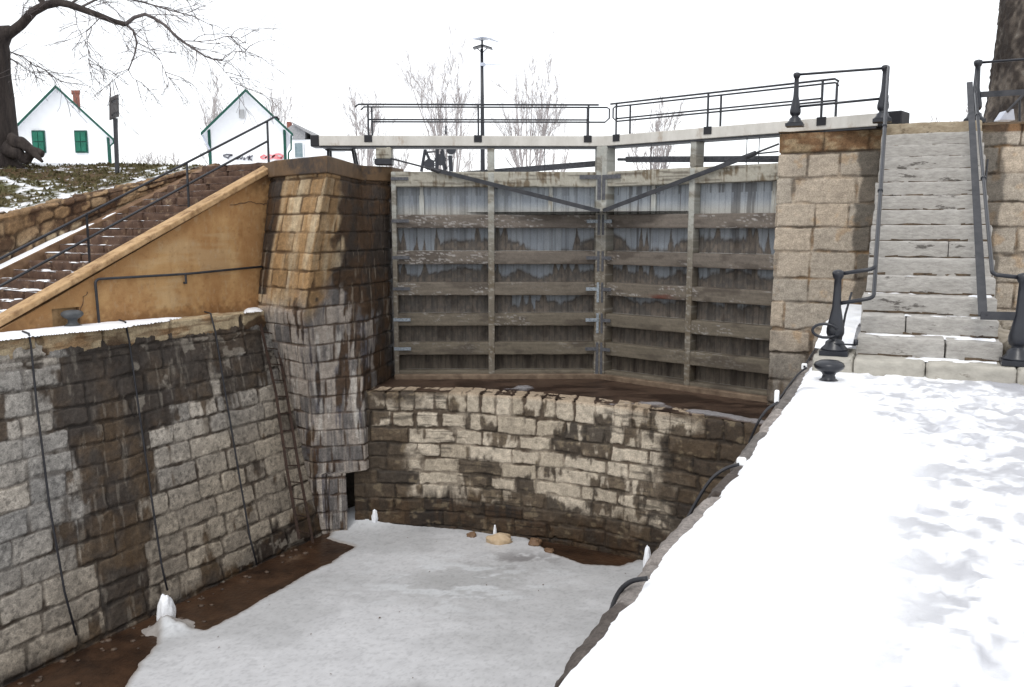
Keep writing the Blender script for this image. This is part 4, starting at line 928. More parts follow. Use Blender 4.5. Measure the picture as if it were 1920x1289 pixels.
    for o_, posts, yt_, ym_, xa, xb, loop in cfg:
        hr = thing('handrail', '', 'railing'); bpy.data.objects.remove(hr)
        h_t = (topz_ if o_ > 0 else topz_); h_m = midz + (.03)
        sp = [on(p, 250, APX + n * o_, d)[0] for p in posts]; sa = on(xa, 250, APX + n * o_, d)[0]; sb = on(xb, 250, APX + n * o_, d)[0]
        mb = MB()
        if loop:
            mb.tube([pt3(sb, h_t - .06, o_), pt3(sb + (.06 if sb < sa else -.06), h_t, o_), pt3(sp[0], h_t, o_), pt3(sa + .05 * np.sign(sb - sa), h_t, o_), pt3(sa, h_t - .03, o_), pt3(sa, h_m + .08, o_), pt3(sa + .09 * np.sign(sb - sa), h_m, o_), pt3(sp[1], h_m, o_), pt3(sp[2] if right else sp[0], h_m, o_)], .017, 8)
        else:
            mb.tube([pt3(sb, h_t - .05, o_), pt3(sb - .07 * np.sign(sb - sa), h_t, o_), pt3(sa, h_t, o_)], .019, 8)
            mb.tube([pt3(sp[0], h_m, o_), pt3(sp[2], h_m, o_)], .016, 8)
        mb.build('handrail', M['iron'], g, True)
        for q in sp:
            m2_ = MB(); m2_.bar(pt3(q, beamz1 - .02, o_), pt3(q, h_t, o_), .035, .035); m2_.build('rail_post', M['iron'], g)
            if o_ > 0:
                m3 = MB(); m3.box(pt3(q - .07, beamz1 - .13, .19), d3_ * .16, n3 * .015, up * .14); m3.build('post_bracket', M['black'], g)
    # straps
    mb_l = []
    for i, (z0, z1_) in enumerate(RAILS[:6]):
        zc = (z0 + z1_) / 2
        if i == 0:
            mb = MB(); mb.box(pt3(.10, zc - .0, .20), d3_ * .44, n3 * .012, up * .085); mb.box(pt3(.095, zc - .42, .2015), d3_ * .075, n3 * .014, up * .50); mb.build('corner_strap', M['strap'], g)
        else:
            mb = MB(); mb.box(pt3(.10, zc - .035, .202), d3_ * (.28 if not right else .25), n3 * .012, up * .07); mb.build('hinge_strap', M['galv'] if (i in (1, 3, 4) and not right) or i == 1 else M['strap'], g)
            mb = MB(); mb.box(pt3(.105, zc - .28, .203), d3_ * .05, n3 * .012, up * .42); mb.build('post_strap', M['galv'] if i in (3, 4) and not right else M['strap'], g)
        if not right:
            mb = MB(); mb.box(pt3(L_ - .36, zc - .035 + .01, .174), d3_ * .36, n3 * .012, up * .065); mb.build('hinge_strap', M['galv'] if i in (4, 5) else M['strap'], g)
    mb = MB(); mb.box(pt3(.10, RAILS[5][0] - .45, .2), d3_ * .06, n3 * .012, up * .4); mb.build('post_strap', M['strap'], g)
    # diagonal tie
    if not right:
        a = (S(1122, 397), ZZ(1122, 397)); b = (S(815, 320), ZZ(815, 320)); c_ = (S(735, 299), ZZ(735, 299))
    else:
        a = (S(1143, 396), ZZ(1143, 396)); b = (S(1422, 291), ZZ(1422, 291)); c_ = (S(1470, 272), ZZ(1470, 272))
    mb = MB(); mb.bar(pt3(*a, .235), pt3(*b, .235), .02, .085); mb.build('diagonal_brace', M['iron2'], g)
    mb = MB(); mb.tube([pt3(*b, .235), pt3(*c_, .22)], .018, 8)
    if right: mb.tube([pt3(*b, .235), pt3(c_[0], c_[1] - .13, .22)], .014, 8)
    mb.tube([pt3(b[0] - .12, b[1] - .04 * 1, .235), pt3(b[0] + .06, b[1] + .02, .235)], .045, 8)
    mb.build('tie_rod', M['iron2'], g)
    # push rod behind the top rail
    mb = MB()
    if not right:
        p0, p1 = np.array(pt3(.1, ZZ(1110, 305), -.3)), np.array(pt3(S(925), ZZ(925, 321), -.35)); mb.bar(p0, p1 + (p1 - p0) * .6, .06, .12)
        mb.tube([p0 + up * .0, p0 + (p0 - p1) * .03], .07, 10)
    else:
        p0, p1 = np.array(pt3(.35, ZZ(1172, 297), -.3)), np.array(pt3(L_, ZZ(1455, 298), -.3)); mb.tube([p0, p1], .062, 10); mb.tube([p0 + (p0 - p1) * .06, p0], .03, 8)
    mb.build('push_rod', M['strap'], g)
    for px_ in ((1021,) if not right else (1223, 1402, 1425)):
        s_ = S(px_, 290); mb = MB(); mb.tube([pt3(s_, beamz0, .05), pt3(s_, ztp - .03, .05)], .008, 6); mb.build('valve_stem', M['iron2'], g)
    for px_ in ((790, 1033) if not right else (1223, 1450)):
        s_ = S(px_, 360); mb = MB(); mb.box(pt3(s_ - .035, RAILS[0][0] - .17, -.09), d3_ * .07, n3 * .05, up * .18); mb.box(pt3(s_ - .05, RAILS[1][1] - .0, -.088), d3_ * .10, n3 * .04, up * (RAILS[0][0] - .17 - RAILS[1][1])); mb.build('valve_guide', M['postp'], g)
    return g
leaf(D, 0); leaf(GR, 1)
# threshold timber lying against the gate feet
for nm, a, b in (('sill_timber', D, APX), ('sill_timber', APX, GR)):
    d = (b - a) / np.linalg.norm(b - a); n = np.array((d[1], -d[0])); n = n if n[1] < 0 else -n
    mb = MB(); mb.box(p3(a + n * .02 - d * .0, ZA - .1), (*(b - a), 0), (*(n * .22), 0), (0, 0, .19))
    tag(mb.build(nm, noisemat('wet_sill_timber', (.09, .06, .04), (.22, .16, .11), 5, .6, .4, 40), bevel=.02), 'muddy sill timber at the foot of the %s gate leaf' % ('left' if a is D else 'right'), 'timber')

# ------------------------------------------------------------------ iron posts and railings by the right stairs
def turned_post(name, base, hgt, label, group, parent=None):
    p = thing(name, label, 'railing post', base, group) if parent is None else None
    tgt = p or parent
    k = hgt / .95; b = np.array(base, float)
    mb = MB(); s_ = .145 * k
    mb.box(b + e3 * -s_ + a3 * -s_, e3 * 2 * s_, a3 * 2 * s_, up * .055 * k)
    mb.build('foot', M['iron'], tgt, bevel=.008)
    mb = MB(); mb.lathe(b + up * .054 * k, [(.13 * k, 0), (.125 * k, .025 * k), (.10 * k, .06 * k), (.095 * k, .085 * k), (.065 * k, .11 * k), (.06 * k, .13 * k), (.088 * k, .16 * k), (.092 * k, .20 * k), (.082 * k, .26 * k), (.06 * k, .36 * k), (.046 * k, .50 * k), (.040 * k, .70 * k), (.040 * k, .79 * k), (.05 * k, .80 * k), (.05 * k, .82 * k)], 24)
    mb.build('shaft', M['iron'], tgt, True)
    mb = MB(); mb.lathe(b + up * (hgt - .075 * k), [(.02 * k, -.01), (.055 * k, 0), (.066 * k, .02 * k), (.062 * k, .045 * k), (.04 * k, .065 * k), (.006, .075 * k)], 20); mb.build('finial', M['iron'], tgt, True)
    return p
zr = .2
NP = G(1564, 665, zr); TP = G(1654, 230, ZT); TL = G(1490, 238, ZT)
NPh = float(Zd(1574, 506, NP[1])[2] - zr)
TPh = float(Zd(1657, 122, TP[1])[2] - ZT)
r1 = thing('stair_railing', 'black iron railing climbing the left side of the grey steps, with turned posts', 'railing', NP, 'iron railings of the grey steps')
def post_in(parent, base, hgt):
    pp = bpy.data.objects.new('post', None); COL.objects.link(pp); pp.parent = parent; pp.matrix_parent_inverse = Matrix.Translation(-Vector(parent.location)); pp.location = [float(q) for q in base]
    return pp
def post_mesh(base, hgt, parent):
    k = hgt / .95; b = np.array(base, float)
    mb = MB(); s_ = .15 * k
    mb.box(b + e3 * -s_ + a3 * -s_, e3 * 2 * s_, a3 * 2 * s_, up * .055 * k); n0 = len(mb.v)
    mb.lathe(b + up * .053 * k, [(.145 * k, 0), (.14 * k, .02 * k), (.105 * k, .055 * k), (.098 * k, .09 * k), (.066 * k, .115 * k), (.058 * k, .135 * k), (.082 * k, .155 * k), (.096 * k, .19 * k), (.095 * k, .24 * k), (.074 * k, .34 * k), (.048 * k, .48 * k), (.040 * k, .70 * k), (.038 * k, .79 * k), (.048 * k, .80 * k), (.062 * k, .835 * k), (.064 * k, .865 * k), (.05 * k, .885 * k), (.01, .897 * k)], 26)
    o = mb.build('post', M['iron'], parent); me = o.data
    me.polygons.foreach_set('use_smooth', [len(p.vertices) == 4 and i > 5 for i, p in enumerate(me.polygons)]); return o
post_mesh(NP, NPh, r1); post_mesh(TP, TPh, r1); post_mesh(TL, float(Zd(1492, 136, TL[1])[2] - ZT), r1)
off = .40
def bendtube(mb, pts, r, n=10, rad=.07):
    P = [np.array(p, float) for p in pts]; out = [P[0]]
    for i in range(1, len(P) - 1):
        a = P[i] + (P[i - 1] - P[i]) / np.linalg.norm(P[i - 1] - P[i]) * rad; b = P[i] + (P[i + 1] - P[i]) / np.linalg.norm(P[i + 1] - P[i]) * rad
        for t in np.linspace(0, 1, 5): out.append((1 - t) ** 2 * a + 2 * t * (1 - t) * P[i] + t * t * b)
    out.append(P[-1]); mb.tube(out, r, n)
nb = Zd(1641, 504, NP[1] - .12)
tz_ = ZT + TPh
Rr1 = Zd(1666, 124, TP[1] - .1)
mb = MB(); bendtube(mb, [NP + up * (NPh - .05), nb, Rr1, TP + up * (TPh - .05)], .022); mb.build('rail', M['iron'], r1, True)
nb2 = Zd(1638, 559, NP[1] - .12); lp2 = NP + up * (NPh * .60)
Rr2 = Zd(1664, 178, TP[1] - .1)
mb = MB(); bendtube(mb, [lp2, nb2, Rr2, TP + up * (TPh * .42)], .022); mb.build('lower_rail', M['iron'], r1, True)
for t in (.30, .62):
    p = nb * (1 - t) + Rr1 * t; dd = (Rr1 - nb) / np.linalg.norm(Rr1 - nb); mb = MB(); mb.tube([p - dd * .02, p + dd * .02], .032, 12); mb.build('collar', M['iron'], r1, True)
mb = MB(); mb.tube([TP + up * (TPh - .05), TL + up * (TPh - .05)], .02, 10); mb.build('landing_rail', M['iron'], r1, True)
mb = MB(); mb.tube([TP + up * (TPh * .42), TL + up * (TPh * .36)], .02, 10); mb.build('landing_rail', M['iron'], r1, True)
mb = MB(); c0 = NP - e3 * .0 + up * .27 - a3 * .10
mb.tube([c0 + e3 * .13 * math.cos(a) + up * .075 * math.sin(a) - e3 * .10 for a in np.linspace(.3, 5.6, 16)], .016, 8); mb.tube([NP + up * .13 - a3 * .09, NP + up * .13 + e3 * .22 - a3 * .09], .01, 8); mb.tube([NP + up * .13 + e3 * .22 - a3 * .09, NP + up * .19 + e3 * .22 - a3 * .09], .025, 8)
mb.build('chain_hook', M['iron'], r1, True)
# a slanting stay behind the post
mb = MB(); mb.tube([Zd(1597, 548, NP[1] + .1), Zd(1585, 590, NP[1] + .1), Zd(1576, 640, NP[1] + .1)], .013, 8); mb.build('stay', M['iron2'], r1, True)
# right hand railing
NQ = G(1906, 684, zr); TQ = G(1826, 232, ZT)
NQh = float(Zd(1911, 512, NQ[1])[2] - zr); TQh = float(Zd(1826, 112, TQ[1])[2] - ZT)
r2 = thing('stair_railing', 'black iron railing right of the grey steps, a flat bar below its round rail', 'railing', NQ, 'iron railings of the grey steps')
post_mesh(NQ, NQh, r2); post_mesh(TQ, TQh, r2)
q0 = Zd(1861, 515, NQ[1] + .08); q1 = Zd(1829, 175, TQ[1] - .1)
mb = MB(); bendtube(mb, [NQ + up * (NQh - .05), q0, q1 + 0, TQ + up * (TQh - .05)], .022); mb.build('rail', M['iron'], r2, True)
for t in (.42, .82):
    p = q0 * (1 - t) + q1 * t; dd = (q1 - q0) / np.linalg.norm(q1 - q0); mb = MB(); mb.tube([p - dd * .02, p + dd * .02], .033, 12); mb.build('collar', M['iron'], r2, True)
u0 = Zd(1843, 592, NQ[1] + .08); u1 = Zd(1818, 155, TQ[1] - .2)
mb = MB(); mb.bar(u0, u1, .02, .085, up=(e3 + up * .1)); mb.build('flat_bar', M['iron2'], r2)
mb = MB(); mb.bar(u0 - e3 * .02, NQ + up * (u0[2] - zr), .02, .085); mb.build('flat_bar', M['iron2'], r2)
mb = MB(); mb.tube([TQ + up * (TQh - .05), TQ + up * (TQh - .03) + e3 * 3.2], .02, 10); mb.build('landing_rail', M['iron'], r2, True)
mb = MB(); mb.bar(TQ + up * (TQh * .45), TQ + up * (TQh * .45) + e3 * 3.2, .02, .09); mb.build('landing_rail', M['iron2'], r2)
mb = MB(); mb.tube([Zd(1852, 300, TQ[1] - .9), Zd(1838, 440, TQ[1] - 2.1)], .016, 8); mb.build('stay', M['iron2'], r2, True)

# bollards
def bollard(base, k, label, mat):
    o = MB().lathe((0, 0, 0), [(.19 * k, 0), (.185 * k, .02 * k), (.12 * k, .045 * k), (.08 * k, .08 * k), (.07 * k, .12 * k), (.085 * k, .15 * k), (.13 * k, .175 * k), (.165 * k, .205 * k), (.175 * k, .235 * k), (.16 * k, .265 * k), (.11 * k, .29 * k), (.03, .30 * k)], 32)
    ob = o.build('mooring_bollard', mat, None, True); ob.location = [float(q) for q in base]
    return tag(ob, label, 'bollard', 'mushroom bollards')
bollard(G(1553, 722, .0), .86, 'glossy black mushroom bollard in the snow before the grey steps', M['iron'])
bollard(G(137, 615, .01), .95, 'dull grey mushroom bollard on the narrow ledge by the stucco niche', noisemat('grey_iron', (.05, .055, .06), (.09, .095, .10), 8, .6, .2, 40))

# ------------------------------------------------------------------ left side fittings
def wallpt(px, py, o=.03):                      # point on the leaning left wall face
    r = ray(px, py); best = None
    a0 = np.array(p3(LT0, 0)); a1 = np.array(p3(LT1, 0)); b0 = np.array(p3(LB0, ZI))
    n = np.cross(a1 - a0, b0 - a0); n /= np.linalg.norm(n)
    cc = np.array((0, 0, H)); t = np.dot(a0 - cc, n) / np.dot(r, n); p = cc + r * t
    if np.dot(n, -r) < 0: n = -n
    return p + n * o
labs = ['black cable hanging on the chamber wall, nearest the photo left edge', 'black cable hanging down the right border of the brown seep, ending at the ice cone', 'black cable hanging on the chamber wall, nearest the rusty ladder']
for (pp, lab) in zip([[(48, 628), (52, 650), (66, 760), (90, 950), (118, 1110), (140, 1192)], [(229, 606), (236, 640), (262, 800), (285, 960), (300, 1060), (311, 1108)], [(389, 590), (398, 625), (420, 740), (447, 900), (466, 1010), (479, 1060)]], labs):
    mb = MB(); pts_ = [wallpt(a, b, .085 if i < 2 else .04) for i, (a, b) in enumerate(pp)]
    mb.tube([pts_[0] - np.array((*nl, 0)) * .15 + up * .02] + pts_, .016, 8); tag(mb.build('cable', M['rubber'], None, True), lab, 'cable', 'cables hanging on the chamber wall')
lad = thing('ladder', 'rusty iron ladder fixed in the corner between chamber wall and pier', 'ladder', wallpt(520, 990, .05))
for pp in ([(481, 610), (492, 660), (510, 740), (530, 880), (553, 1012)], [(497, 590), (512, 640), (530, 740), (553, 880), (579, 1020)]):
    mb = MB(); P_ = [wallpt(a, b, .11) for a, b in pp]
    for a, b in zip(P_[:-1], P_[1:]): mb.bar(a, b, .05, .018)
    mb.build('side_rail', M['rust'], lad)
La = [wallpt(a, b, .11) for a, b in ((481, 610), (510, 740), (530, 880), (553, 1012))]; Lb = [wallpt(a, b, .11) for a, b in ((504, 614), (530, 740), (553, 880), (579, 1020))]
def along(P_, t): x = t * (len(P_) - 1); i = min(int(x), len(P_) - 2); return P_[i] * (1 - x + i) + P_[i + 1] * (x - i)
for i in range(13):
    t = (i + .5) / 13; mb = MB(); mb.tube([along(La, t), along(Lb, t)], .012, 6); mb.build('rung', M['rust'], lad)
pr3 = lambda px, py, o=-.07: (lambda r: st3(r[0], o, r[1]))(on(px, py, SB - q2 * .07, f2))
hr = thing('wall_handrail', 'black pipe handrail bracketed to the stucco wall above the narrow ledge', 'railing', pr3(184, 605))
mb = MB(); bendtube(mb, [pr3(186, 608), pr3(178, 524), pr3(350, 514), pr3(494, 500)], .022, rad=.09); mb.build('pipe', M['iron2'], hr, True)
mb = MB(); mb.bar(pr3(348, 515), pr3(349, 532), .03, .03); mb.tube([pr3(349, 531), pr3(349, 531) + q3 * .09], .02, 8); mb.build('bracket', M['iron2'], hr)

# railing of the left stairs, on the inner edge of the parapet
IP = SB + q2 * (TH_ + .02)
rl = thing('stair_railing', 'long sloping two-bar black railing of the brown steps, curled at its top end', 'railing', p3(IP, 1))
pin = lambda px, py: (lambda r: S0 + q3 * (TH_ + .02) + f3 * r[0] + up * r[1])(on(px, py, IP, f2))
u_a, u_b = pin(0, 486), pin(500, 228); ud = (u_b - u_a) / np.linalg.norm(u_b - u_a)
mb = MB(); mb.tube([u_a - ud * 3, u_a, u_b, pin(514, 220), pin(519, 220), pin(523, 225)], .022, 8); mb.build('rail', M['iron'], rl, True)
l_a, l_b = pin(0, 537), pin(500, 266); ud = (l_b - l_a) / np.linalg.norm(l_b - l_a)
mb = MB(); mb.tube([l_a - ud * 3, l_b], .022, 8); mb.build('lower_rail', M['iron'], rl, True)
for (x0, y0, x1, y1) in ((501, 228, 503, 300), (350, 304, 355, 386), (162, 400, 169, 492)):
    a = pin(x0, y0); b = pin(x1, y1); mb = MB(); mb.bar((a[0], a[1], b[2] - .1), a, .045, .02, up=tuple(f3)); mb.build('post', M['iron'], rl)

# snow lying on the ledge, kerb and steps
def patch(pts, z, th, seed, out):
    pts = np.array(pts); c = pts.mean(0); n = len(pts)
    lo, hi = pts.min(0) - .1, pts.max(0) + .1
    nx = max(4, int((hi[0] - lo[0]) / .025)); ny = max(4, int((hi[1] - lo[1]) / .025))
    X, Y = np.meshgrid(np.linspace(lo[0], hi[0], nx), np.linspace(lo[1], hi[1], ny))
    s = sdf_poly(X, Y, pts) + .12 * (fbm(X * 5, Y * 5, seed, 4) - .5)
    Z = z + th * sst(0, .12, s) ** .7 + .01 * (fbm(X * 9, Y * 9, seed + 1) - .5)
    keep = (s > -.02); f = gridfaces(nx, ny); k = keep.ravel()[f].all(1)
    Z = np.where(s < .0, z - .01, Z)
    out.append((np.stack((X, Y, Z), -1).reshape(-1, 3), f[k]))
def merge(name, parts, mat):
    Vs, Fs, n = [], [], 0
    for v, f in parts: Vs.append(v); Fs.append(f + n); n += len(v)
    return link(name, mesh_np(name, np.concatenate(Vs), np.concatenate(Fs)), mat, None, True)
out = []
patch([g2(-260, 668, .02), g2(0, 637, .02), g2(60, 630, .02), g2(200, 617, .02), g2(300, 603, .02), g2(345, 594, .02), g2(300, 598, .02), g2(180, 607, .02), g2(100, 615, .02), g2(0, 625, .02), g2(-260, 645, .02)], .01, .035, 311, out)

patch([g2(455, 580, .02), g2(490, 577, .02), g2(492, 583, .02), g2(460, 586, .02)], .01, .04, 313, out)
tag(merge('ledge_snow', out, M['snow']), 'thin strip of snow lying on the narrow ledge below the stucco wall', 'snow', kind='stuff')
out = []; rg = random.Random(12)
def treadpatch(s0, s1_, w0, w1, z, seed, th=.025):
    nu_, nv_ = max(4, int((w1 - w0) / .03)), max(3, int((s1_ - s0) / .025))
    W_, S_ = np.meshgrid(np.linspace(w0, w1, nu_), np.linspace(s0, s1_, nv_))
    m = fbm(W_ * 3, S_ * 5, seed, 4)
    h = th * sst(.51 + .05 * (th < .03), .64, m) * sst(0, .06, W_ - w0) * sst(0, .06, w1 - W_) * sst(0, .03, S_ - s0) 
    P_ = S0 + S_[..., None] * f3 + W_[..., None] * q3; P_[..., 2] = z - .012 + h
    out.append((P_.reshape(-1, 3), gridfaces(nu_, nv_, True)))
for k in range(NS):
    s0 = s_top - (NS - k) * tr; lowf = 1 - k / NS
    treadpatch(s0 + .015, s0 + tr + .02, TH_ + .02 + .5 * (1 - lowf) * rg.random(), TH_ + WS - .02, (k + 1) * rh + .004, 330 + k, .004 + .030 * lowf ** 3)
sa_, sb_ = s_top - NS * tr - .3, s_top + .1
W_, S_ = np.meshgrid(np.linspace(TH_ + WS + .0, TH_ + WS + .27, 14), np.linspace(sa_, sb_, 200))
tt_ = (S_ - sa_) / (sb_ - sa_); zk = kz + (topz + kz * .4 - kz) * tt_
P_ = S0 + S_[..., None] * f3 + W_[..., None] * q3
P_[..., 2] = zk - .02 + .045 * sst(.0, .06, W_ - TH_ - WS) * sst(.65, .45, tt_ + .35 * (fbm(S_ * 2, W_ * 5, 341) - .5))
out.append((P_.reshape(-1, 3), gridfaces(14, 200, True)))
for k in range(8):                                                     # right flight
    pass
tag(merge('step_snow', out, M['snow']), 'ragged snow lying on the brown steps and their kerb', 'snow', kind='stuff')
out = []
for k in range(0, 5):
    z = .2 + k * RH; f0 = -d1 + k * TR - (.12 if k == 0 else TR) 
    f1 = -d1 + k * TR + .02
    nu_, nv_ = 70, 12
    W_, S_ = np.meshgrid(np.linspace(sl + .05, sr_ - .05, nu_), np.linspace((f1 - .25), f1, nv_))
    m = fbm(W_ * 2.0, S_ * 4, 350 + k, 4); h = .018 * sst(.54, .64, m + .03 * (3 - k)) * sst(0, .10, S_ - f1 + .25)
    P_ = O3 + W_[..., None] * e3 + S_[..., None] * a3; P_[..., 2] = z - .012 + h
    out.append((P_.reshape(-1, 3), gridfaces(nu_, nv_)))
W_, S_ = np.meshgrid(np.linspace(sl - .45, sl - .06, 20), np.linspace(-d1 + .0, -1.2, 60))
P_ = O3 + W_[..., None] * e3 + S_[..., None] * a3; P_[..., 2] = .2 + .10 * fbm(W_ * 3, S_ * 3, 371) + np.clip(S_ + d1, 0, 1.0) * .12
out.append((P_.reshape(-1, 3), gridfaces(20, 60)))
tag(merge('tread_snow', out, M['snow']), 'patches of snow left on the lowest grey steps', 'snow', kind='stuff')

# hose along the terrace edge with white clips
hz = thing('hose', 'black rubber hose looping over the terrace rim, held by white clips', 'hose', G(1150, 1130, -.1))
segs = [[G(1214, 1085, .05), G(1185, 1088, .03), G(1165, 1103, -.02), G(1152, 1125, -.12), G(1144, 1150, -.25), G(1138, 1180, -.4)],
        [G(1386, 871, .05), G(1362, 877, .02), G(1335, 895, -.04), G(1315, 925, -.14), G(1298, 955, -.25), G(1280, 990, -.36)],
        [G(1458, 755, .05), G(1440, 765, .02), G(1425, 785, -.05), G(1415, 805, -.15), G(1405, 830, -.3)],
        [G(1512, 690, .05), G(1498, 700, .0), G(1480, 722, -.05), G(1462, 748, -.1)], [G(1560, 612, 0), G(1540, 640, 0), G(1522, 664, 0), G(1508, 688, .02)]]
for sg in segs:
    mb = MB(); P_ = np.array(sg); t = np.linspace(0, 1, len(P_)); tt2 = np.linspace(0, 1, 20); Q = np.stack([np.interp(tt2, t, P_[:, k]) for k in range(3)], 1)
    for _ in range(3): Q[1:-1] = (Q[:-2] + 2 * Q[1:-1] + Q[2:]) / 4
    mb.tube(Q, .0115, 8); mb.build('hose_loop', M['rubber'], hz, True)
for px, py, a, b in ((1390, 868, .06, .035), (1456, 752, .04, .10), (1508, 690, .06, .05)):
    p = G(px, py, .0); mb = MB(); mb.box(p - e3 * a / 2 - a3 * .03 - up * .02, e3 * a, a3 * .06, up * (b + .02)); mb.build('clip', M['white'], hz, bevel=.012)

# ------------------------------------------------------------------ things on the upper level
# bench-like trestle under the left beam
tb = thing('trestle', 'black iron trestle under the left end of the white balance beam', 'trestle', Zd(640, 303, 18.4))
def P18(px, py, y=18.4): return Zd(px, py, y)
zb_ = ZL - .02
a, b = P18(612, 279), P18(664, 279)
mb = MB(); mb.bar(a, b, .28, .09); mb.build('top_bar', M['iron2'], tb)
for p, s_ in ((a, -1), (a, -1), (b, 1), (b, 1)):
    pass
for i, (p, dx) in enumerate(((a, .06), (b, -.02))):
    for dy in (-.1, .1):
        mb = MB(); q = p + np.array((dx, dy, 0)); mb.bar(q, (q[0] + (.07 if i else -.0), q[1] + dy * .5, zb_), .05, .05, up=(0, 1, 0)); mb.build('leg', M['iron2'], tb)
# solar lamp
lp = Zd(905, 300, 26.); lp[2] = 2.9
lamp = thing('solar_lamp', 'tall dark lamp post topped by tilted solar panels behind the gates', 'lamp post', lp)
zt2 = float(Zd(905, 92, 26.)[2])
mb = MB(); mb.tube([lp, (lp[0], lp[1], 4.6), (lp[0] - .01, lp[1], zt2)], [.075, .06, .045], 10); mb.build('pole', M['iron'], lamp, True)
mb = MB(); c_ = np.array((lp[0], lp[1], zt2 + .24)); mb.box(c_ + (-.27, -.25, -.02), (.30, .0, .06), (.25, .5, .05), (0, 0, .02)); mb.box(c_ + (.03, -.25, .04), (.22, .0, -.05), (.25, .5, .0), (0, 0, .02)); mb.build('solar_panel', M['panel'], lamp)
mb = MB(); mb.box((lp[0] - .27, lp[1] - .12, zt2 + .0), (.26, 0, .08), (.02, .3, 0), (0, 0, .03)); mb.box((lp[0] + .01, lp[1] - .12, zt2 + .08), (.28, 0, -.09), (.02, .3, 0), (0, 0, .03)); mb.tube([(lp[0], lp[1], zt2 - .1), (lp[0], lp[1], zt2 + .25)], .03, 8)
mb.tube([(lp[0] - .15, lp[1], zt2 + .02), (lp[0], lp[1], zt2 - .12), (lp[0] + .15, lp[1], zt2 + .02)], .015, 6); mb.build('lamp_head', M['iron'], lamp)
a = Zd(905, 122, 26.); b = Zd(944, 120.5, 26.); mb = MB(); mb.tube([a, b], .012, 6); mb.tube([a - (0, 0, .04), a + (0, 0, .05)], .085, 8); mb.build('side_arm', M['panel'], lamp)
# winch
wn = thing('winch', 'black geared hand winch seen under the left balance beam', 'winch', (*Zd(825, 318, 28)[:2], 2.95))
Pw = lambda px, py, y=28.: Zd(px, py, y)
mb = MB()
for a, b, r_ in (((797, 281), (790, 322), .05), ((797, 281), (815, 322), .045), ((797, 286), (822, 284), .03), ((820, 278), (819, 322), .06), ((829, 275), (834, 322), .05), ((844, 292), (846, 322), .07), ((793, 310), (820, 300), .03), ((826, 284), (838, 318), .03)):
    mb.tube([Pw(*a), Pw(*b)], r_, 8)
mb.build('frame', M['iron'], wn)
def gear(px, py, r, y=28.):
    c_ = Pw(px, py, y); mb = MB(); n = 18; ring_ = []
    for i in range(n * 2):
        a = math.pi * i / n; rr_ = r * (1 if i % 2 else .88); ring_.append(c_ + (rr_ * math.cos(a), -.04, rr_ * math.sin(a)))
    mb.prism(ring_, (0, .08, 0)); mb.build('gear', M['iron'], wn)
gear(846, 281, .17); gear(826, 300, .20); gear(805, 309, .19)
mb = MB(); mb.tube([Pw(843, 268), Pw(843, 282)], .03, 6); mb.tube([Pw(836, 236), Pw(836, 252)], .03, 6); mb.build('handle', M['iron'], wn)
# info sign on a post
sp_ = Zd(219, 318, 19.); 
sg = thing('sign', 'dark blank notice board on a thin post, edge towards us, on the grassy brow', 'sign', sp_)
t_ = Zd(216, 222, 19.)
mb = MB(); mb.bar((sp_[0], 19., sp_[2] - .3), (t_[0], 19., t_[2]), .07, .07, up=(0, 1, 0)); mb.build('post', M['iron2'], sg)
pa, pb, pc, pd_ = Zd(208, 184, 18.9), Zd(223, 177, 19.35), Zd(224, 219, 19.35), Zd(208, 226, 18.9)
nn = np.cross(pb - pa, pd_ - pa); nn /= np.linalg.norm(nn)
mb = MB(); mb.prism([pa, pb, pc, pd_], nn * .04); mb.build('board', noisemat('dark_board', (.05, .045, .045), (.08, .07, .07), 5, .5, .1, 30), sg, bevel=.01)
for q in (.2, .8):
    mb = MB(); e0 = pa * (1 - q) + pd_ * q + (pb - pa) * .1; mb.bar(e0 - nn * .01, e0 + (pb - pa) * .8 - nn * .01, .02, .03); mb.build('batten', M['iron2'], sg)

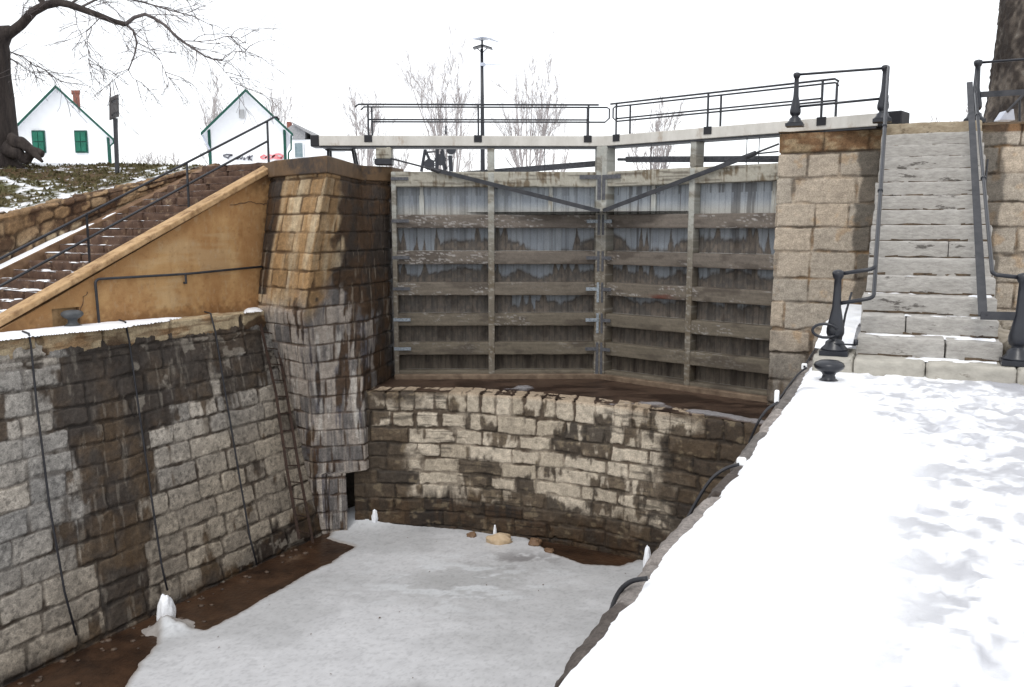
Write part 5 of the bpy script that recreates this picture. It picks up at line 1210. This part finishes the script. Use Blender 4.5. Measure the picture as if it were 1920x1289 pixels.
# houses
def house(name, label, dist, apex, eaveL, eaveR, gableL, gableR, basez, depth, group='white gabled cottages on the rise', roofmat=None, trim=.055, chimney=None, yaw=0):
    """gable wall faces the lock; outlines are surveyed at the distance of the gable"""
    g = thing(name, label, 'house', (Zd((gableL + gableR) / 2, 300, dist)[0], dist, basez), group)
    A_ = Zd(*apex, dist); L1 = Zd(*eaveL, dist); R1_ = Zd(*eaveR, dist)
    xl = Zd(gableL, 300, dist)[0]; xr = Zd(gableR, 300, dist)[0]
    zl = np.interp(xl, [L1[0], A_[0]], [L1[2], A_[2]]) - .06; zr2 = np.interp(xr, [A_[0], R1_[0]], [A_[2], R1_[2]]) - .06
    dv_ = np.array((A_[0] / dist * depth, depth, 0)); ov = dv_ * (.35 / depth)
    mb = MB(); mb.prism([(xl, dist, basez), (xr, dist, basez), (xr, dist, zr2), (A_[0], dist, A_[2] - .08), (xl, dist, zl)], dv_); mb.build('wall', M['white'], g)
    for nm, a, b in (('roof', L1, A_), ('roof', A_, R1_)):
        mb = MB(); a2 = np.array((a[0], dist, a[2])) - ov; b2 = np.array((b[0], dist, b[2])) - ov; mb.prism([a2 + (0, 0, .01), b2 + (0, 0, .01), b2 - (0, 0, .08), a2 - (0, 0, .08)], dv_ * (1 + .7 / depth)); mb.build('roof', roofmat or M['snow'], g)
        mb = MB(); mb.prism([a2 + (0, -.05, .02), b2 + (0, -.05, .02), b2 + (0, -.05, -trim * 1.5), a2 + (0, -.05, -trim * 1.5)], (0, .05, 0)); mb.build('bargeboard', M['green'], g)
    for x, z1_ in ((xl, zl), (xr, zr2)):
        mb = MB(); s_ = 1 if x == xl else -1; mb.box((x - .02 * s_, dist - .03, basez), (.10 * s_, 0, 0), (0, .03, 0), (0, 0, z1_ - basez)); mb.build('corner_board', M['green'], g)
    return g, A_
h1, A_ = house('white_cottage', 'white gabled cottage with two green-shuttered windows and a brick chimney', 34., (105, 164), (18, 252), (213, 263), 26, 207, 3.3, 8)
for x0, x1 in ((59, 86), (139, 165)):
    a = Zd(x0, 245, 33.95); b = Zd(x1, 287, 33.95)
    mb = MB(); mb.box((a[0], 33.93, b[2]), (b[0] - a[0], 0, 0), (0, .06, 0), (0, 0, a[2] - b[2])); wo = mb.build('window', M['green'], h1)
    for i in range(2):
        for j in range(2):
            mb = MB(); w_ = (b[0] - a[0]); hh_ = a[2] - b[2]; mb.box((a[0] + w_ * (.09 + i * .44), 33.905, b[2] + hh_ * (.07 + j * .45)), (w_ * .38, 0, 0), (0, .03, 0), (0, 0, hh_ * .40)); 
            q = mb.build('shutter_panel', noisemat('green_shutter', (.006, .09, .055), (.012, .14, .09), 5, .5, .1, 40), wo); q.parent = wo; q.matrix_parent_inverse = wo.matrix_world.inverted() if False else Matrix.Identity(4)
a = Zd(137, 188, 36.); b = Zd(149, 174, 36.)
mb = MB(); ky = a[0] / 36; mb.box((a[0], 36, a[2] - .7), (b[0] - a[0], 0, 0), (ky * .4, .4, 0), (0, 0, b[2] - a[2] + .7)); mb.box((a[0] - .04, 35.97, b[2] - .02), (b[0] - a[0] + .08, 0, 0), (ky * .46, .46, 0), (0, 0, .11)); mb.build('chimney', M['brick'], h1)
a = Zd(212, 262, 33.6); mb = MB(); mb.tube([a, a + (0.02, 0, -.12), a + (-.14, 0, -.25), a + (-.14, 0, -1.2)], .035, 6); mb.build('downpipe', M['green'], h1)
h2, A_ = house('white_cottage', 'white gabled cottage with green bargeboards, a small attic vent and graffiti low on its wall', 32., (461, 171), (378, 252), (549, 254), 393, 537, 3.3, 7)
a = Zd(448, 206, 31.95); b = Zd(458, 222, 31.95)
mb = MB(); mb.box((a[0], 31.93, b[2]), (b[0] - a[0], 0, 0), (0, .05, 0), (0, 0, a[2] - b[2])); mb.build('attic_vent', noisemat('grey_louvre', (.3, .3, .3), (.5, .5, .5), 30, .8, .2, 20, (1, 1, 6)), h2)
# graffiti strokes
def strokes(mat, lines, nm):
    mb = MB()
    for ln, wd in lines:
        P_ = [Zd(x, y, 31.96) for x, y in ln]
        for p, q in zip(P_[:-1], P_[1:]): mb.bar(p, q, .012, wd)
    mb.build(nm, mat, h2)
dk_ = noisemat('dark_spray_paint', (.08, .08, .10), (.12, .12, .14), 5, .8, 0)
strokes(dk_, [([(418, 292), (425, 290), (436, 291), (430, 293), (427, 298)], .05), ([(419, 294), (427, 296)], .04), ([(441, 297), (446, 299), (449, 295), (452, 299), (455, 294)], .04), ([(457, 296), (460, 298), (458, 300), (456, 298)], .04), ([(463, 299), (463, 295), (466, 294)], .04), ([(468, 292), (466, 301), (466, 297), (474, 292)], .045), ([(466, 297), (473, 301)], .045)], 'graffiti')
rd_ = noisemat('red_spray_paint', (.72, .16, .17), (.85, .36, .38), 8, .8, 0)
strokes(rd_, [([(488, 295), (495, 291), (500, 295), (494, 298), (488, 296)], .05), ([(497, 297), (505, 291), (512, 293), (508, 298), (500, 297)], .055), ([(510, 297), (516, 290), (524, 289), (531, 293), (526, 298), (516, 297), (512, 294)], .06), ([(512, 291), (520, 295), (530, 297)], .05)], 'graffiti')
a = Zd(546, 254, 31.7); mb = MB(); mb.tube([a, a + (-.02, 0, -.5), a + (-.12, 0, -.62), a + (-.16, 0, -1.5)], .03, 6); mb.build('downpipe', M['green'], h2)
a = Zd(380, 254, 31.7); mb = MB(); mb.tube([a, a + (.25, 0, -.55)], .035, 6); mb.build('downpipe', M['panel'], h2)
# small shingled house further back
dist = 46.
h3 = thing('shingled_house', 'small house with grey shingled gable and pale window, partly behind the green-trimmed cottage', 'house', (Zd(575, 300, dist)[0], dist, 3.3))
q = lambda x, y, dd=0: Zd(x, y, dist) + (0, dd, 0)
mb = MB(); mb.prism([(q(543, 0)[0], dist, 3.3), (q(612, 0)[0], dist, 3.3), q(612, 262), q(543, 262)], (0, 5, 0)); mb.build('wall', M['white'], h3)
mb = MB(); mb.prism([q(540, 262, -.05), q(572, 262, -.05), q(573, 246, -.05), q(552, 233, -.05), q(540, 240, -.05)], (0, 4, 0)); mb.build('gable', M['shingle'], h3)
mb = MB(); mb.prism([q(551, 231, -.3), q(574, 243, -.3), q(606, 263, -.3), q(604, 265, -.3), q(573, 247, -.3), q(551, 234, -.3)], (0, 5.5, 0)); mb.build('roof', M['shingle'], h3)
a, b = q(553, 269, -.08), q(569, 295, -.08); mb = MB(); mb.box((a[0], a[1], b[2]), (b[0] - a[0], 0, 0), (0, .06, 0), (0, 0, a[2] - b[2])); wi = mb.build('window', M['glass'], h3)
mb = MB(); 
for x in (a[0] - .03, b[0]): mb.box((x, a[1] - .03, b[2]), (.04, 0, 0), (0, .05, 0), (0, 0, a[2] - b[2]))
mb.build('window_frame', M['white'], h3)
a, b = q(532, 226), q(539, 245); mb = MB(); mb.box((a[0], dist + .6, b[2] - .5), (b[0] - a[0], 0, 0), (0, .4, 0), (0, 0, a[2] - b[2] + .5)); mb.build('chimney', M['brick'], h3)

# huge dark tree trunk at the right edge
tw0 = Zd(1855, 228, 19.); tw1 = Zd(1874, 0, 19.)
twr = thing('tree_trunk', 'huge dark rough trunk cut off by the photo right edge, behind the right railing', 'tree', (tw0[0] + 1.1, 19, ZT - .05))
th_ = np.linspace(0, 2 * math.pi, 260); zz_ = np.linspace(ZT - .15, 14, 460); Tt, Zt = np.meshgrid(th_, zz_)
sl2 = (tw1[0] - tw0[0]) / (tw1[2] - tw0[2]); hz_ = Zt - ZT
R_ = 1.15 * (1 - .02 * hz_) + .30 * np.exp(-hz_ / .5)
cx, cy = np.cos(Tt), np.sin(Tt)
rdg = vn3(cx * 7, cy * 7, Zt * 1.2, 5) * .6 + vn3(cx * 15, cy * 15, Zt * 2.6, 6) * .4
lob = vn3(cx * 1.6, cy * 1.6, Zt * .5, 7)
Rr_ = R_ * (1 + .10 * (rdg - .5) + .16 * (lob - .5)) + .05 * (vn3(cx * 26, cy * 26, Zt * 14, 8) - .5)
P_ = np.stack((tw0[0] + 1.22 + sl2 * hz_ * 1.1 + Rr_ * cx, 19 + Rr_ * cy, Zt), -1)
me = mesh_np('trunk', P_.reshape(-1, 3), gridfaces(260, 460)); nA = vn3(cx * 5, cy * 5, Zt * 3, 9); nB = vn3(cx * 18, cy * 18, Zt * 9, 10); nC = vn3(cx * 2.2, cy * 2.2, Zt * 1.1, 11)
c = mixc(srgb(50, 44, 40), srgb(92, 84, 76), sst(.3, .7, nA * .5 + nB * .5)); c = mixc(c, srgb(38, 32, 28), sst(.45, .65, nC) * .7); c = mixc(c, srgb(120, 116, 108), sst(.72, .8, nB * .6 + nA * .4) * .5)
c = c * (.5 + .9 * rdg)[..., None]; setcol(me, c, .95 + 0 * nA); link('trunk', me, M['stone'], twr, True)
mb = MB(); rng = np.random.RandomState(3); grow.maxlev = 2
for i in range(5):
    an = i * 1.26; grow((mb, mb), (tw0[0] + 1.4, 19, 13), (math.cos(an), math.sin(an), 1.1), 4, .35, 0, rng, 0, 5, .5, .12, .02, .6)
mb.build('branches', M['bark'], twr, True)
# fallen iron bracket on the landing
br = thing('iron_brace', 'slanting iron brace on a pale stone block behind the right railing', 'brace', Zd(1880, 222, 15.5))
mb = MB(); mb.tube([Zd(1888, 210, 15.5), Zd(1925, 172, 15.5)], .025, 8); mb.tube([Zd(1912, 186, 15.5), Zd(1912, 228, 15.5)], .02, 8); mb.build('bar', M['iron2'], br)
mb = MB(); p = Zd(1874, 226, 15.5); mb.prism([p, p + (.28, 0, 0), p + (.24, 0, .20), p + (.1, 0, .16)], (0, .2, 0)); mb.build('block', M['panel'], br, bevel=.01)

# ------------------------------------------------------------------ bare trees
big = thing('bare_tree', 'large dark bare tree at the photo left edge, its limb arching over the cottages', 'tree', (Zd(-18, 308, 19.)[0], 19, 3.0))
PX = lambda pts_, y=19., dy=0: [Zd(a, b, y + dy * i) for i, (a, b) in enumerate(pts_)]
tm, br_ = MB(), MB()
tr_pts = PX([(-25, 330), (-22, 300), (-20, 240), (-20, 180), (-22, 130), (-12, 85)])
tm.tube(tr_pts + PX([(-2, 72), (10, 62), (22, 56)]), [.85, .66, .55, .48, .43, .33, .24, .17, .10], 14)
tm.tube(PX([(-21, 150), (-36, 100), (-50, 50), (-60, -40), (-50, -160)]), [.40, .36, .33, .3, .22], 10)
rng = np.random.RandomState(77)
limbs = [([(-14, 92), (12, 68), (40, 46), (62, 22), (85, 10), (110, 5), (130, 9), (160, 20), (190, 31), (215, 41), (235, 46)], .20, .085),
         ([(235, 46), (252, 33), (272, 27), (290, 35), (310, 48), (328, 66), (345, 80), (365, 93), (385, 106), (402, 112), (416, 114)], .075, .022),
         ([(416, 114), (422, 105), (436, 98), (452, 96), (470, 99)], .018, .006), ([(400, 112), (415, 126), (430, 145), (445, 165)], .015, .005),
         ([(345, 77), (375, 78), (400, 76), (425, 68), (436, 69), (452, 72)], .022, .006), ([(235, 46), (250, 58), (257, 80), (252, 104), (241, 132)], .05, .022),
         ([(241, 132), (249, 147), (266, 156), (272, 166)], .016, .006), ([(241, 132), (222, 143), (206, 156), (198, 170)], .012, .005), ([(257, 80), (285, 94), (300, 112), (312, 140), (330, 165)], .018, .006),
         ([(-12, 92), (20, 98), (42, 106), (62, 122), (82, 130), (100, 143), (116, 156), (138, 172)], .03, .008), ([(-12, 96), (20, 110), (58, 136), (95, 140), (142, 145)], .018, .006),
         ([(85, 10), (60, -20), (50, -70)], .12, .06), ([(150, 15), (200, -10), (270, 5), (320, 20), (360, 30), (400, 50)], .05, .01), ([(130, 9), (190, -30), (280, -25), (350, -5)], .05, .012),
         ([(190, 31), (162, 60), (165, 95), (170, 130)], .02, .006), ([(140, 15), (145, 50), (160, 80), (166, 120)], .016, .005)]
grow.maxlev = 2
for j, (pp, ra_, rb2) in enumerate(limbs):
    dy = rng.uniform(-.12, .12) if j else 0
    P_ = PX(pp, 19., dy if j > 1 else 0); n = len(P_)
    tgt = tm if ra_ > .1 else br_
    ra_, rb2 = ra_ * .56, rb2 * .6
    tgt.tube(P_, list(np.linspace(ra_, rb2, n)), 9 if ra_ > .04 else 5, cap=False)
    tot = sum(np.linalg.norm(P_[i + 1] - P_[i]) for i in range(n - 1))
    for k in range(int(tot * 7)):
        t = rng.uniform(.1, 1) * (n - 1); i = min(int(t), n - 2); q = P_[i] * (1 - t + i) + P_[i + 1] * (t - i)
        along_ = (P_[i + 1] - P_[i]) / np.linalg.norm(P_[i + 1] - P_[i])
        nd = along_ * .6 + rng.normal(0, .55, 3) + np.array((.25, 0, -.15 if rng.rand() < .6 else .3))
        grow((br_, br_), q, nd, rng.uniform(.4, 1.0), .009, 1, rng, -.06, 5, .5, .16, .0038, .6)
tm.build('trunk', M['bark'], big, True); br_.build('branches', M['twig'], big, True)
# stump and roots beside the trunk
stp = thing('root_stump', 'knotty dark roots and stump spreading over the snow at the big tree foot', 'stump', (Zd(60, 300, 19)[0], 19, 3.0))
def rough_tube(name, pts_, rad, mat, parent, seed, n=22, amp=.35):
    P_ = np.array(pts_); t = np.linspace(0, 1, len(P_)); t2 = np.linspace(0, 1, 30)
    Q = np.stack([np.interp(t2, t, P_[:, k]) for k in range(3)], 1); rr2 = np.interp(t2, np.linspace(0, 1, len(rad)), rad)
    m_ = MB(); m_.tube(Q, list(rr2), n); V_ = np.array(m_.v); C_ = np.repeat(Q, n, 0); k_ = 1 + amp * ((vn3(V_[:, 0] * 5, V_[:, 1] * 5, V_[:, 2] * 5, seed) - .5) * 2 + .7 * (vn3(V_[:, 0] * 14, V_[:, 1] * 14, V_[:, 2] * 14, seed + 1) - .5))
    m_.v = [tuple(q) for q in (C_ + (V_ - C_) * k_[:, None])]; return m_.build(name, mat, parent, True)
for i, (pp_, rad) in enumerate((([(18, 262), (38, 268), (58, 282), (80, 304)], [.13, .12, .09, .03]), ([(10, 280), (34, 290), (52, 306)], [.17, .12, .06]), ([(50, 300), (62, 284), (80, 290)], [.11, .10, .07]), ([(-10, 300), (20, 306), (44, 316)], [.2, .12, .05]))):
    rough_tube('root', [Zd(a, b, 18.75 + .05 * i) for a, b in pp_], rad, M['bark'], stp, 70 + i)
# fan-shaped street trees far off
def fan_tree(px, ptop, pw, dist, label, seed, stems=7, mat='bark2'):
    b = Zd(px, 330, dist); b[2] = 2.6; top_ = Zd(px, ptop, dist)[2]; hgt = top_ - 2.6; wid = pw * dist / F
    g = thing('bare_tree', label, 'tree', b, 'thin bare trees beyond the gates')
    a_, t_ = MB(), MB(); rng = np.random.RandomState(seed)
    for i in range(stems):
        an = rng.uniform(-1, 1); d = np.array((an * wid / hgt * 1.1, rng.uniform(-.3, .3), 1.0)); L_ = hgt * (1 - .22 * abs(an)) * rng.uniform(.8, 1)
        grow.maxlev = 3 if dist < 60 else 2
        grow((a_, t_), b + (an * .15, 0, 0), d, L_, .055 if i else .09, 0, rng, .05, 7, .30, .05, .005, .36, (5, 3, 3, 3, 3))
    a_.build('trunk', M[mat], g, True); t_.build('branches', M[mat], g, True)
fan_tree(845, 122, 60, 42, 'bare fan-shaped tree left of the lamp post, tallest of the far trees', 1, 10)
fan_tree(990, 143, 75, 44, 'bare spreading tree just right of the lamp post', 2, 11)
fan_tree(683, 185, 34, 42, 'slender bare tree seen through the left handrail posts', 3, 5)
fan_tree(1222, 222, 46, 40, 'small bare tree seen under the right balance beam', 4, 9)
fan_tree(740, 250, 30, 50, 'low bare bushy tree just left of the black winch', 5, 6)
fan_tree(1040, 235, 34, 60, 'low bare tree behind the spreading tree, nearer the mitre posts', 6, 6)
fan_tree(1815, 178, 30, 40, 'thin bare tree between the railing and the huge dark trunk', 7, 6)
fan_tree(402, 185, 36, 48, 'faint bare tree behind the left eave of the green-trimmed cottage', 8, 7)
fan_tree(522, 190, 30, 52, 'faint bare tree behind the right slope of the green-trimmed cottage', 9, 6)
fan_tree(905, 262, 36, 64, 'low bare thicket tree behind the base of the lamp post', 10, 6)
# low brush between the cottages
bm = MB(); rng = np.random.RandomState(5); grow.maxlev = 2
for i in range(60):
    px = rng.uniform(235, 340); p = Zd(px, 320, 40.); grow((bm, bm), p, (rng.normal(0, .4), 0, 1), rng.uniform(.5, .9), .012, 1, rng, .02, 3, .5, .12, .006, .5)
tag(bm.build('brush', M['bark2'], None, True), 'low leafless brush on the rise between the two cottages', 'brush', kind='stuff')
# grass tufts on the bank and weeds in the joints
gt = []; rng = np.random.RandomState(9); N = 9000
s_r = rng.uniform(sl_, s_top + .8, N); w_r = rng.uniform(.35, 5, N)
SsA = Ss[0]; WwA = Ww[:, 0]
ii = np.clip(np.searchsorted(SsA, s_r), 0, len(SsA) - 1); jj = np.clip(np.searchsorted(WwA, w_r), 0, len(WwA) - 1)
okk = sn[jj, ii] < .4; s_r, w_r, ii, jj = s_r[okk], w_r[okk], ii[okk], jj[okk]
b = S0 + s_r[:, None] * f3 + (w_r + WR)[:, None] * q3; b[:, 2] = gz[jj, ii] - .01
dx = rng.normal(0, .02, (len(b), 3)); dx[:, 2] = 0; hgt = rng.uniform(.03, .08, len(b)); lean = rng.normal(0, .03, (len(b), 3)); lean[:, 2] = hgt
V = np.stack((b - dx, b + dx, b + lean), 1).reshape(-1, 3); Fq = np.arange(len(V)).reshape(-1, 3)
me = mesh_np('grass', V, Fq); tag(link('grass', me, noisemat('dry_grass', (.055, .05, .02), (.12, .10, .045), 3, .9, 0)), 'short dry grass on the bank above the brown steps', 'grass', kind='stuff')
